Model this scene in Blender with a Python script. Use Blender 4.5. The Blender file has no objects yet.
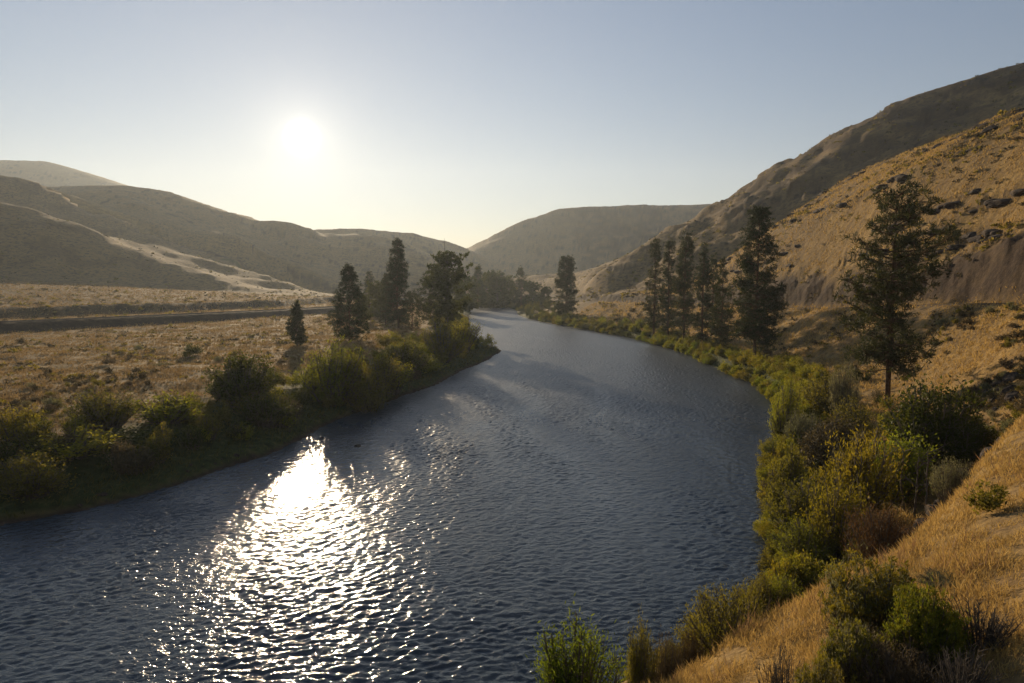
import bpy, math, random, time
import numpy as np
from mathutils import Vector, Matrix
T0 = time.time()
S = bpy.context.scene
COL = S.collection
RND = random.Random(7)
rng = np.random.default_rng(11)

# ------------------------------------------------------------------ camera
W_PX, H_PX, F_PX, CAM_H = 1024.0, 683.0, 683.0, 22.0
HORIZON = 285.0
PITCH = math.atan((H_PX / 2 - HORIZON) / F_PX)
CP, SP = math.cos(PITCH), math.sin(PITCH)
def ray(px, py):
    u = (px - W_PX / 2) / F_PX
    v = (H_PX / 2 - py) / F_PX
    return u, CP + v * SP, v * CP - SP          # world direction
def at(px, py, D):
    """3D point seen at (px,py) and lying D metres down the valley (world Y)."""
    x, y, z = ray(px, py)
    t = D / y
    return (x * t, D, CAM_H + z * t)

cam_d = bpy.data.cameras.new('camera'); cam = bpy.data.objects.new('camera', cam_d)
COL.objects.link(cam)
cam.location = (0, 0, CAM_H)
cam.rotation_euler = (math.pi / 2 - PITCH, 0, 0)
cam_d.sensor_width = 36; cam_d.lens = 36 * F_PX / W_PX
cam_d.clip_start = 0.3; cam_d.clip_end = 60000
S.camera = cam

# ------------------------------------------------------------------ numeric helpers
def hash2(ix, iy, seed):
    h = (ix.astype(np.int64) * 374761393 + iy.astype(np.int64) * 668265263 + seed * 974634777) & 0xffffffff
    h = ((h ^ (h >> 13)) * 1274126177) & 0xffffffff
    return (h ^ (h >> 16)) & 0xffffffff
def perlin(x, y, seed=0):
    x = np.asarray(x, float); y = np.asarray(y, float)
    x0 = np.floor(x); y0 = np.floor(y); fx = x - x0; fy = y - y0
    u = fx * fx * fx * (fx * (fx * 6 - 15) + 10); v = fy * fy * fy * (fy * (fy * 6 - 15) + 10)
    def g(dx, dy):
        a = hash2(x0 + dx, y0 + dy, seed) / 4294967296.0 * 2 * np.pi
        return np.cos(a) * (fx - dx) + np.sin(a) * (fy - dy)
    return ((g(0, 0) * (1 - u) + g(1, 0) * u) * (1 - v) + (g(0, 1) * (1 - u) + g(1, 1) * u) * v) * 1.4
def fbm(x, y, seed=0, octs=4, gain=.5):
    s = 0; a = 1
    for i in range(octs):
        s = s + a * perlin(x * 2 ** i + 17.3 * i, y * 2 ** i - 9.1 * i, seed + i); a *= gain
    return s
def ridged(x, y, seed=0, octs=4):
    s = 0; a = 1
    for i in range(octs):
        s = s + a * (1 - np.abs(perlin(x * 2 ** i + 5.3 * i, y * 2 ** i - 3.1 * i, seed + i)) * 2); a *= .5
    return s / 1.9
def smooth(e0, e1, x):
    t = np.clip((x - e0) / (e1 - e0), 0, 1); return t * t * (3 - 2 * t)
def catmull(pts, n):
    P = np.array(pts, float); P = np.vstack([2 * P[0] - P[1], P, 2 * P[-1] - P[-2]])
    out = []
    for i in range(1, len(P) - 2):
        t = np.linspace(0, 1, n, endpoint=False)[:, None]
        a, b, c, d = P[i - 1], P[i], P[i + 1], P[i + 2]
        out.append(.5 * (2 * b + (c - a) * t + (2 * a - 5 * b + 4 * c - d) * t ** 2 + (3 * b - a - 3 * c + d) * t ** 3))
    out.append(P[-2][None]); return np.vstack(out)
def poly_dist(x, y, P, vals=None):
    """distance to polyline P (+ interpolated value, signed side: >0 = right of travel)"""
    best = np.full(x.shape, 1e18); side = np.zeros(x.shape); val = np.zeros(x.shape)
    for i in range(len(P) - 1):
        ax, ay = P[i][0], P[i][1]; bx, by = P[i + 1][0] - ax, P[i + 1][1] - ay
        L2 = bx * bx + by * by + 1e-9
        t = np.clip(((x - ax) * bx + (y - ay) * by) / L2, 0, 1)
        dx = x - ax - t * bx; dy = y - ay - t * by
        d2 = dx * dx + dy * dy
        m = d2 < best
        best = np.where(m, d2, best)
        side = np.where(m, bx * dy - by * dx, side)
        if vals is not None: val = np.where(m, vals[i] + t * (vals[i + 1] - vals[i]), val)
    return np.sqrt(best), side, val

# ------------------------------------------------------------------ river and roads in plan
LSH = catmull([(-130, -260), (-100, -60), (-72, 20), (-57, 48), (-48.5, 60), (-41, 68.5), (-34.5, 78), (-30.5, 91), (-29, 103), (-25, 120),
               (-19.5, 140), (-14, 165), (-9, 195), (-4, 222), (-4.5, 236), (-13, 262), (-20, 310), (-24, 390), (-30, 480), (-34, 560), (-40, 630), (-60, 690),
               (-170, 760), (-330, 830)], 6)
RSH = catmull([(-60, -260), (-42, -60), (-26, 0), (-14, 14), (-5, 26), (4, 33), (11, 38.5), (16.5, 45), (20.5, 53), (25, 65), (31, 80), (38, 95), (44, 108),
               (50, 128), (53, 150), (54.5, 177), (55, 205), (54.5, 231), (51, 273), (37, 334), (20, 400), (9, 460), (4, 530), (3, 600), (-4, 660), (-25, 720),
               (-150, 800), (-320, 880)], 6)
def wob(P, a, f, seed):
    s = np.concatenate([[0], np.cumsum(np.hypot(*np.diff(P, axis=0).T))])
    Q = P.copy()
    Q[:, 0] += a * perlin(s * f, s * 0 + .5, seed) + a * .5 * perlin(s * f * 2.7, s * 0 + .5, seed + 1)
    Q[:, 1] += a * perlin(s * f, s * 0 + 7.5, seed + 2)
    return Q
LSH = wob(LSH, 1.6, 1 / 22., 5); RSH = wob(RSH, 1.0, 1 / 16., 9)
# bench with the rail bed on the right: x, y, z
BEN = catmull([(0, -120, 21.2), (2, -40, 20.6), (9, -14, 20.4), (27, 8, 20.2), (48, 30, 20), (66, 62, 19.8), (77, 95, 19.5), (82, 125, 18.6), (85, 160, 17), (87, 200, 15.3), (86, 250, 14),
               (80, 320, 13), (60, 420, 11.5), (42, 520, 10), (36, 620, 9), (20, 720, 8), (-100, 850, 8), (-300, 940, 8)], 5)
# highway on the left
ROA = catmull([(-420, -60, 7.5), (-300, 120, 7.2), (-232, 200, 8.2), (-192, 258, 8.2), (-158, 335, 8.0), (-124, 440, 7.6), (-106, 540, 8), (-104, 640, 8), (-130, 740, 8), (-260, 840, 8)], 6)

# ------------------------------------------------------------------ hills: ridge lines seen in the photograph, each at its own distance
def ridge(pts): return np.array([at(*p) for p in pts])
RIDGES = [
  # (ridge points, slope, crest rounding, gully size, gully depth)
  ('L_near', ridge([(-330, 150, 740), (-130, 175, 715), (0, 197, 700), (60, 221, 690), (110, 238, 680), (162, 256, 665), (235, 281, 640)]), .46, 30, 150, .15),
  ('L_mid', ridge([(-330, 120, 1050), (-130, 150, 1010), (-40, 166, 990), (0, 174, 970), (30, 183, 950), (72, 199, 910), (120, 222, 860), (165, 246, 800)]), .46, 55, 220, .20),
  ('L_spur', ridge([(110, 190, 1180), (135, 202, 1100), (188, 224, 980), (229, 251, 850), (275, 277, 740), (293, 286, 700)]), .42, 45, 160, .16),
  ('L_back', ridge([(-100, 186, 1350), (60, 187, 1340), (110, 186, 1320), (125, 185.5, 1300), (150, 188, 1300), (175, 196, 1290), (210, 207, 1280), (250, 217, 1270), (285, 219.5, 1280), (320, 227.5, 1290), (350, 229, 1300)]), .40, 50, 280, .26),
  ('L_far', ridge([(320, 229, 1480), (360, 228.5, 1560), (385, 231, 1600), (410, 233, 1640), (440, 240, 1680), (470, 250.5, 1720), (500, 263, 1740)]), .42, 20, 200, .10),
  ('far_mountain', ridge([(-700, 172, 2700), (-150, 161, 2700), (0, 160.5, 2700), (42, 161.5, 2700), (70, 171, 2730), (122, 184, 2760), (200, 205, 2800), (300, 240, 2900)]), .30, 40, 400, .08),
  ('mesa', ridge([(440, 266, 1800), (466, 255, 1800), (480, 245, 1820), (500, 232, 1850), (530, 217.5, 1880), (560, 207.5, 1900), (590, 205.5, 1900), (650, 204.5, 1900), (705, 204, 1900), (850, 200, 1900), (1100, 190, 1900)]), .50, 16, 180, .10),
  ('R_back', ridge([(1300, 10, 470), (1150, 30, 490), (1024, 60.5, 520), (980, 73, 530), (930, 87, 545), (900, 99, 555), (850, 122.5, 575), (800, 150, 590), (750, 180.5, 600), (720, 200, 595), (700, 213, 590), (683, 223, 580)]), .62, 10, 80, .17),
  ('R_nose', ridge([(683, 224, 580), (665, 238, 600), (640, 251, 630), (600, 266, 690), (570, 273, 750), (540, 279, 820), (515, 287, 860)]), .50, 8, 60, .10),
  ('R_near', ridge([(2600, -60, 50), (1500, 50, 88), (1200, 80, 135), (1024, 111, 196), (985, 128, 220), (930, 146, 262), (880, 166, 302), (850, 186, 332), (800, 222, 380), (775, 245, 410), (748, 262, 440), (715, 283, 480)]), .70, 8, 42, .03),
]
def PLANE(x, y): return 8.6 + .42 * (x - 5.1) - .329 * (y - 22)
def brow():
    out = []
    for px, py in ((600, 730), (670, 683), (730, 642), (790, 606), (845, 575), (900, 545), (950, 497), (990, 455), (1024, 415), (1060, 380)):
        dx, dy, dz = ray(px, py)
        # CAM_H + t dz = 8.6 + .42 (t dx - 5.1) - .329 (t dy - 22)
        t = (8.6 - .42 * 5.1 + .329 * 22 - CAM_H) / (dz - .42 * dx + .329 * dy)
        out.append((t * dx, t * dy)); print('brow', px, py, [round(v, 1) for v in (t * dx, t * dy, CAM_H + t * dz)])
    out = [(-14, -60), (-8, -5)] + out
    e = np.array(out[-1]) - np.array(out[-2]); out.append(tuple(np.array(out[-1]) + e * 3))
    return catmull(out, 4)
BROW = brow()
def tent(x, y, R, slope, rnd):
    h = np.full(x.shape, -1e9)
    for i in range(len(R) - 1):
        ax, ay, az = R[i]; bx, by = R[i + 1][0] - ax, R[i + 1][1] - ay
        L2 = bx * bx + by * by
        t = np.clip(((x - ax) * bx + (y - ay) * by) / L2, 0, 1)
        r = np.hypot(x - ax - t * bx, y - ay - t * by)
        # concave towards the foot
        hh = az + t * (R[i + 1][2] - az) - slope * (np.sqrt(r * r + rnd * rnd) - rnd)
        h = np.maximum(h, hh)
    return h
def smax(a, b, k):
    d = np.clip(.5 + .5 * (a - b) / k, 0, 1)
    return b + (a - b) * d + k * d * (1 - d)

def river_sd(x, y):
    """signed distances: (dl, dr) positive on land beyond the left / right shore"""
    dl, sl, _ = poly_dist(x, y, LSH); dr, sr, _ = poly_dist(x, y, RSH)
    return np.where(sl > 0, dl, -dl), np.where(sr < 0, dr, -dr)

def height(x, y, detail=True, masks=False):
    x = np.atleast_1d(np.asarray(x, float)); y = np.atleast_1d(np.asarray(y, float))
    dl, dr = river_sd(x, y)
    n_s = fbm(x / 9., y / 9., 3, 4); n_m = fbm(x / 45., y / 45., 8, 3)
    # ---- left bank, plain, highway, terrace and fans
    db, sb, zb = poly_dist(x, y, ROA, ROA[:, 2]); sb = np.where(sb > 0, db, -db)     # + = beyond the road
    spit = np.exp(-((x + 8) ** 2 + (y - 228) ** 2) / 20 ** 2)
    zl = np.where(dl < 0, dl * .35, 1.1 * smooth(0, 2.5, dl) + (2.6 - 1.9 * spit) * smooth(2.5, 14, dl) + .6 * smooth(14, 40, dl))
    zl = zl + (.35 * n_s + .7 * n_m) * smooth(6, 30, dl)
    emb = smooth(-13.5, -6.5, sb) * (1 - smooth(7, 11, sb))
    zl = zl * (1 - emb) + zb * emb
    beyond = smooth(8, 13, sb)
    ter = zb - 1.0 + 5.5 * smooth(46, 60, sb + 9 * n_m) + .085 * np.clip(sb - 62, 0, 230) * smooth(900, 420, y) + n_s * .4
    zl = np.where(sb > 7, zl * (1 - beyond) + ter * beyond, zl)
    # ---- right bank: shore, ledge, rail bench, cut
    dbe, sbe, zbe = poly_dist(x, y, BEN, BEN[:, 2]); sbe = np.where(sbe < 0, dbe, -dbe)  # + = uphill of the bench
    t = dr / (dr + np.abs(sbe) + 1e-6)
    g_far = .16 * smooth(0, .08, t) + .12 * smooth(.08, .45, t) + .72 * smooth(.40, .96, t)
    zr = np.where(dr < 0, dr * .5, zbe * g_far)
    # the grassy shoulder just below the viewpoint: a plane down to its brow, then a steep drop to the water's edge
    de, se, _ = poly_dist(x, y, BROW); se = np.where(se < 0, de, -de)                # + = on the shoulder
    pl = np.minimum(PLANE(x, y), zbe + .2)
    sh_ = pl - .02 * np.maximum(14 - se, 0) * np.exp(-np.maximum(se, 0) / 3.) - np.where(se < 0, 1.05 * -se, 0)
    sh_ = np.where(se < 0, np.maximum(sh_, -6), sh_)
    zr = np.where(y < 90, smax(zr, np.where(dr > -6, sh_, -9) + .25, 1.2), zr)
    zr = zr + (.3 * n_s + .6 * n_m) * smooth(1, 8, dr) * smooth(2.5, 7, np.abs(sbe))
    cuth = 7 * smooth(60, 95, y) * (1 - smooth(150, 190, y)) + 4.5 * smooth(150, 190, y) * (1 - smooth(235, 300, y)) + 1.5
    up = zbe + cuth * (1 + .5 * n_m) * smooth(3.5, 8.5 + 2 * n_s, sbe) + .30 * np.clip(sbe - 7, 0, 400) + n_m * .8 * smooth(5, 12, sbe)
    up = np.minimum(up, zbe + cuth + 26)
    zr = np.where(sbe > 2.8, up, zr)
    z = np.where(dr > dl, zr, zl)
    inland = smooth(5, 25, np.maximum(dr, dl))
    # ---- hills
    hill = np.full(x.shape, -1e9)
    for name, R, slope, rnd, gs, gd in RIDGES:
        h = tent(x, y, R, slope, rnd)
        rz = R[:, 2].max()
        dep = np.clip(rz - h, 0, rz)
        gul = ridged(x / gs + 3 * len(name), y / gs, 40 + len(name), 4)
        h = h - gd * gul * np.minimum(dep, rz * .45) * .9
        hill = np.where(hill < -1e8, h, smax(hill, h, rz * (.13 if name[:2] == 'L_' else .03) + 1))
    rside = dr > dl
    ok = np.where(rside, smooth(5, 30, sbe), smooth(48, 75, sb))
    mixed = np.where(rside, smax(hill, z, 5.0), smax(hill, z, 16.0) - 2.)
    z = np.where(rside, np.where(sbe > 5, z + (mixed - z) * ok, z), np.where(sb > 48, z + (mixed - z) * ok, z))
    far = smooth(850, 1000, y)
    z = z + (np.maximum(hill, 6 + n_m) - z) * far
    rh = rside & (sbe > 14) & (y > 60)
    s_ = (z + 4 * n_m + 1.5 * n_s + .15 * y) / 8.; fr = s_ - np.floor(s_)
    led = smooth(-.25, .2, fbm(x / 45. + z / 20., y / 70., 33, 4))
    z = np.where(rh, z + led * 1.9 * (smooth(.42, .58, fr) - fr), z)
    inc = rside * smooth(3.2, 5, sbe) * (1 - smooth(12, 18, sbe)) * smooth(50, 80, y)
    z = z + inc * (1.5 * ridged(x / 7., y / 9., 35, 3) + .9 * ridged(x / 2.6, y / 3.2, 36, 3))
    if detail:
        z = z + .10 * fbm(x / 2.2, y / 2.2, 21, 3) * smooth(3, 9, np.maximum(dr, dl)) * np.where(np.abs(sbe) < 3, 0, 1)
    if masks: return z, dl, dr, sb, sbe, n_s, n_m
    return z
def hit(px, py, tmax=9000):
    dx, dy, dz = ray(px, py)
    t = np.geomspace(6, tmax, 5000)
    z = height(dx * t, dy * t)
    z = np.maximum(z, 0.0)
    k = np.nonzero(CAM_H + dz * t < z)[0]
    if not len(k): return None
    k = k[0]; return (dx * t[k], dy * t[k], float(z[k]))

def mesh_np(name, V, Fq, mat=None, smooth_=True, parent=None, link=True, mats=None, mat_idx=None):
    V = np.asarray(V, np.float32); Fq = np.asarray(Fq, np.int32)
    me = bpy.data.meshes.new(name)
    me.vertices.add(len(V)); me.vertices.foreach_set('co', V.ravel())
    k = Fq.shape[1]
    me.loops.add(Fq.size); me.loops.foreach_set('vertex_index', Fq.ravel())
    me.polygons.add(len(Fq))
    me.polygons.foreach_set('loop_start', np.arange(0, Fq.size, k, dtype=np.int32))
    me.polygons.foreach_set('loop_total', np.full(len(Fq), k, np.int32))
    if mats:
        for m in mats: me.materials.append(m)
        me.polygons.foreach_set('material_index', np.asarray(mat_idx, np.int32))
    elif mat: me.materials.append(mat)
    me.polygons.foreach_set('use_smooth', np.full(len(Fq), smooth_, bool))
    me.update(calc_edges=True)
    if not link: return me
    return add_obj(name, me, parent)
def add_obj(name, me, parent=None, loc=None, rz=0, sc=None):
    o = bpy.data.objects.new(name, me); COL.objects.link(o)
    if parent is not None: o.parent = parent
    if loc is not None: o.location = loc
    if rz: o.rotation_euler = (0, 0, rz)
    if sc is not None: o.scale = sc if hasattr(sc, '__len__') else (sc, sc, sc)
    return o
def tag(o, label=None, cat=None, group=None, kind=None):
    if label: o['label'] = label
    if cat: o['category'] = cat
    if group: o['group'] = group
    if kind: o['kind'] = kind
    return o

# ------------------------------------------------------------------ materials
class NT:
    def __init__(s, name):
        s.m = bpy.data.materials.new(name); s.m.use_nodes = True
        s.t = s.m.node_tree; s.t.nodes.clear()
    def n(s, typ, **kw):
        nd = s.t.nodes.new(typ)
        for k, v in kw.items():
            if k.startswith('i_'):
                key = k[2:]; key = int(key) if key.isdigit() else key.replace('_', ' ')
                nd.inputs[key].default_value = v
            else: setattr(nd, k, v)
        return nd
    def l(s, a, b): s.t.links.new(a, b)
    def noise(s, vec, scale, detail=4, rough=.55, dist=0):
        nd = s.n('ShaderNodeTexNoise'); nd.inputs['Scale'].default_value = scale; nd.inputs['Detail'].default_value = detail
        nd.inputs['Roughness'].default_value = rough; nd.inputs['Distortion'].default_value = dist
        s.l(vec, nd.inputs['Vector']); return nd.outputs['Fac']
    def ramp(s, fac, stops, interp='LINEAR'):
        r = s.n('ShaderNodeValToRGB'); cr = r.color_ramp; cr.interpolation = interp
        while len(cr.elements) < len(stops): cr.elements.new(.5)
        for e, (p, c) in zip(cr.elements, stops):
            e.position = p; e.color = (*c, 1) if not np.isscalar(c) else (c, c, c, 1)
        s.l(fac, r.inputs['Fac']); return r.outputs['Color']
    def mix(s, fac, a, b, blend='MIX'):
        m = s.n('ShaderNodeMix', data_type='RGBA', blend_type=blend)
        for v, i in ((fac, 0), (a, 6), (b, 7)):
            if hasattr(v, 'is_linked'): s.l(v, m.inputs[i])
            elif i == 0: m.inputs[0].default_value = v
            else: m.inputs[i].default_value = (*v, 1)
        return m.outputs[2]
    def math(s, op, a, b=None, c=None, clamp=False):
        m = s.n('ShaderNodeMath', operation=op, use_clamp=clamp)
        for i, v in enumerate((a, b, c)):
            if v is None: continue
            if hasattr(v, 'is_linked'): s.l(v, m.inputs[i])
            else: m.inputs[i].default_value = v
        return m.outputs[0]
    def out(s, sh): 
        o = s.n('ShaderNodeOutputMaterial'); s.l(sh, o.inputs['Surface']); return s.m

def mat_terrain():
    t = NT('dry_ground')
    tc = t.n('ShaderNodeTexCoord').outputs['Object']
    at_ = t.n('ShaderNodeAttribute', attribute_name='cover').outputs['Color']
    sp = t.n('ShaderNodeSeparateColor'); t.l(at_, sp.inputs[0])
    green, rock, scrub = sp.outputs[0], sp.outputs[1], sp.outputs[2]
    big = t.noise(tc, .018, 5, .6); mid = t.noise(tc, .16, 5, .62); fine = t.noise(tc, 1.7, 5, .65)
    grass = t.ramp(mid, [(.25, (.17, .105, .036)), (.42, (.31, .20, .066)), (.55, (.42, .275, .092)), (.75, (.48, .325, .115))])
    grass = t.mix(t.math('MULTIPLY', big, .55), grass, (.31, .205, .075), 'MIX')
    soil = t.ramp(fine, [(.3, (.085, .058, .036)), (.6, (.17, .115, .065))])
    smp = t.n('ShaderNodeMapping'); smp.inputs['Scale'].default_value = (.045, .30, .06); smp.inputs['Rotation'].default_value = (0, 0, -.25); t.l(tc, smp.inputs['Vector'])
    grass = t.mix(t.ramp(t.noise(smp.outputs[0], 1., 6, .68), [(.42, 0.), (.62, .75)]), grass, (.15, .098, .042))
    bare = t.ramp(t.noise(tc, .35, 6, .7), [(.50, 0.), (.62, 1.)])
    grass = t.mix(t.math('MULTIPLY', bare, .55), grass, soil)
    grass = t.mix(t.ramp(fine, [(.38, .55), (.56, 0.)]), grass, (.13, .085, .04))
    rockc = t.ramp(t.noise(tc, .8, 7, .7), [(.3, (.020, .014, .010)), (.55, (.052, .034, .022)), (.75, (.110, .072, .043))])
    scrubc = t.ramp(t.noise(tc, .5, 5, .7), [(.35, (.042, .035, .021)), (.65, (.13, .092, .05))])
    grn = t.ramp(t.noise(tc, .9, 5, .65), [(.3, (.018, .026, .008)), (.55, (.050, .062, .018)), (.75, (.12, .115, .04))])
    spot = t.ramp(t.noise(tc, .30, 4, .75), [(.50, 0.), (.60, 1.)])
    grass = t.mix(t.math('MULTIPLY', scrub, .62), grass, (.185, .122, .055))
    c = t.mix(t.math('MULTIPLY', scrub, spot), grass, scrubc)
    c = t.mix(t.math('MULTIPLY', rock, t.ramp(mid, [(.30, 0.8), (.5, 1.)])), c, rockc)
    c = t.mix(green, c, grn)
    p = t.n('ShaderNodeBsdfPrincipled', i_Roughness=.95)
    p.inputs['Specular IOR Level'].default_value = .1
    t.l(c, p.inputs['Base Color'])
    b = t.n('ShaderNodeBump'); b.inputs['Strength'].default_value = .8; b.inputs['Distance'].default_value = .5
    hh = t.math('ADD', t.math('MULTIPLY', t.noise(tc, .55, 6, .65), .8), t.math('MULTIPLY', fine, .25))
    t.l(hh, b.inputs['Height']); t.l(b.outputs[0], p.inputs['Normal'])
    return t.out(p.outputs[0])

def mat_water():
    t = NT('river_water')
    tc = t.n('ShaderNodeTexCoord').outputs['Object']
    mp = t.n('ShaderNodeMapping'); mp.inputs['Rotation'].default_value = (0, 0, .12); mp.inputs['Scale'].default_value = (.62, 1.0, 1); t.l(tc, mp.inputs['Vector'])
    v = mp.outputs[0]
    st = t.n('ShaderNodeMapping'); st.inputs['Rotation'].default_value = (0, 0, -.2); st.inputs['Scale'].default_value = (.10, .022, 1); t.l(tc, st.inputs['Vector'])
    act = t.ramp(t.noise(st.outputs[0], 1., 4, .6, .6), [(.30, .40), (.62, 1.)])
    w1 = t.noise(v, .55, 2, .5, .5); w2 = t.noise(v, 2.8, 3, .55, .4); w3 = t.noise(v, 7.5, 2, .5)
    h = t.math('ADD', t.math('MULTIPLY', w1, WAVE[0]), t.math('ADD', t.math('MULTIPLY', w2, WAVE[1]), t.math('MULTIPLY', w3, WAVE[2])))
    h = t.math('MULTIPLY', h, act)
    b = t.n('ShaderNodeBump'); b.inputs['Strength'].default_value = 1; b.inputs['Distance'].default_value = 1
    t.l(h, b.inputs['Height'])
    p = t.n('ShaderNodeBsdfPrincipled'); p.inputs['Base Color'].default_value = (.036, .050, .063, 1)
    
    # riffled, rougher water up the river
    sx = t.n('ShaderNodeSeparateXYZ'); t.l(tc, sx.inputs[0])
    up = t.n('ShaderNodeMapRange'); up.inputs['From Min'].default_value = 70; up.inputs['From Max'].default_value = 190; up.inputs['To Min'].default_value = .03; up.inputs['To Max'].default_value = .37
    t.l(t.math('ADD', sx.outputs[1], t.math('MULTIPLY', act, 60.)), up.inputs['Value']); t.l(up.outputs[0], p.inputs['Roughness'])
    pass; p.inputs['IOR'].default_value = 1.333
    t.l(b.outputs[0], p.inputs['Normal'])
    return t.out(p.outputs[0])
WAVE = (.0, .085, .04)

def mat_simple(name, stops, scale, rough=.9, bump=0, spec=.2, detail=5):
    t = NT(name); tc = t.n('ShaderNodeTexCoord').outputs['Object']
    n = t.noise(tc, scale, detail, .65)
    p = t.n('ShaderNodeBsdfPrincipled'); p.inputs['Roughness'].default_value = rough; p.inputs['Specular IOR Level'].default_value = spec
    t.l(t.ramp(n, stops), p.inputs['Base Color'])
    if bump:
        b = t.n('ShaderNodeBump'); b.inputs['Strength'].default_value = 1; b.inputs['Distance'].default_value = bump
        t.l(n, b.inputs['Height']); t.l(b.outputs[0], p.inputs['Normal'])
    return t.out(p.outputs[0])

def mat_leaf(name, c1, c2, trans=.35, tcol=None, vary=.35):
    """leaf colour varies leaf by leaf and plant by plant; light passes through the blade"""
    t = NT(name)
    isl = t.n('ShaderNodeNewGeometry').outputs['Random Per Island']
    oi = t.n('ShaderNodeObjectInfo').outputs['Random']
    tc = t.n('ShaderNodeTexCoord').outputs['Object']
    cl = t.noise(tc, 1.1, 2, .5)
    f = t.math('ADD', t.math('MULTIPLY', isl, .55), t.math('MULTIPLY', t.math('SUBTRACT', cl, .25), .9), clamp=True)
    c = t.mix(f, c1, c2)
    hs = t.n('ShaderNodeHueSaturation')
    t.l(t.math('ADD', t.math('MULTIPLY', oi, vary), 1 - vary / 2), hs.inputs['Value'])
    t.l(t.math('ADD', t.math('MULTIPLY', oi, -.035), .515), hs.inputs['Hue'])
    t.l(c, hs.inputs['Color']); c = hs.outputs[0]
    d = t.n('ShaderNodeBsdfPrincipled'); d.inputs['Roughness'].default_value = .7; d.inputs['Specular IOR Level'].default_value = .15
    t.l(c, d.inputs['Base Color'])
    tr = t.n('ShaderNodeBsdfTranslucent')
    t.l(t.mix(1., c, tcol or (1.5, 1.35, .6), 'MULTIPLY'), tr.inputs['Color'])
    mx = t.n('ShaderNodeMixShader'); mx.inputs[0].default_value = trans
    t.l(d.outputs[0], mx.inputs[1]); t.l(tr.outputs[0], mx.inputs[2])
    return t.out(mx.outputs[0])

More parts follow.
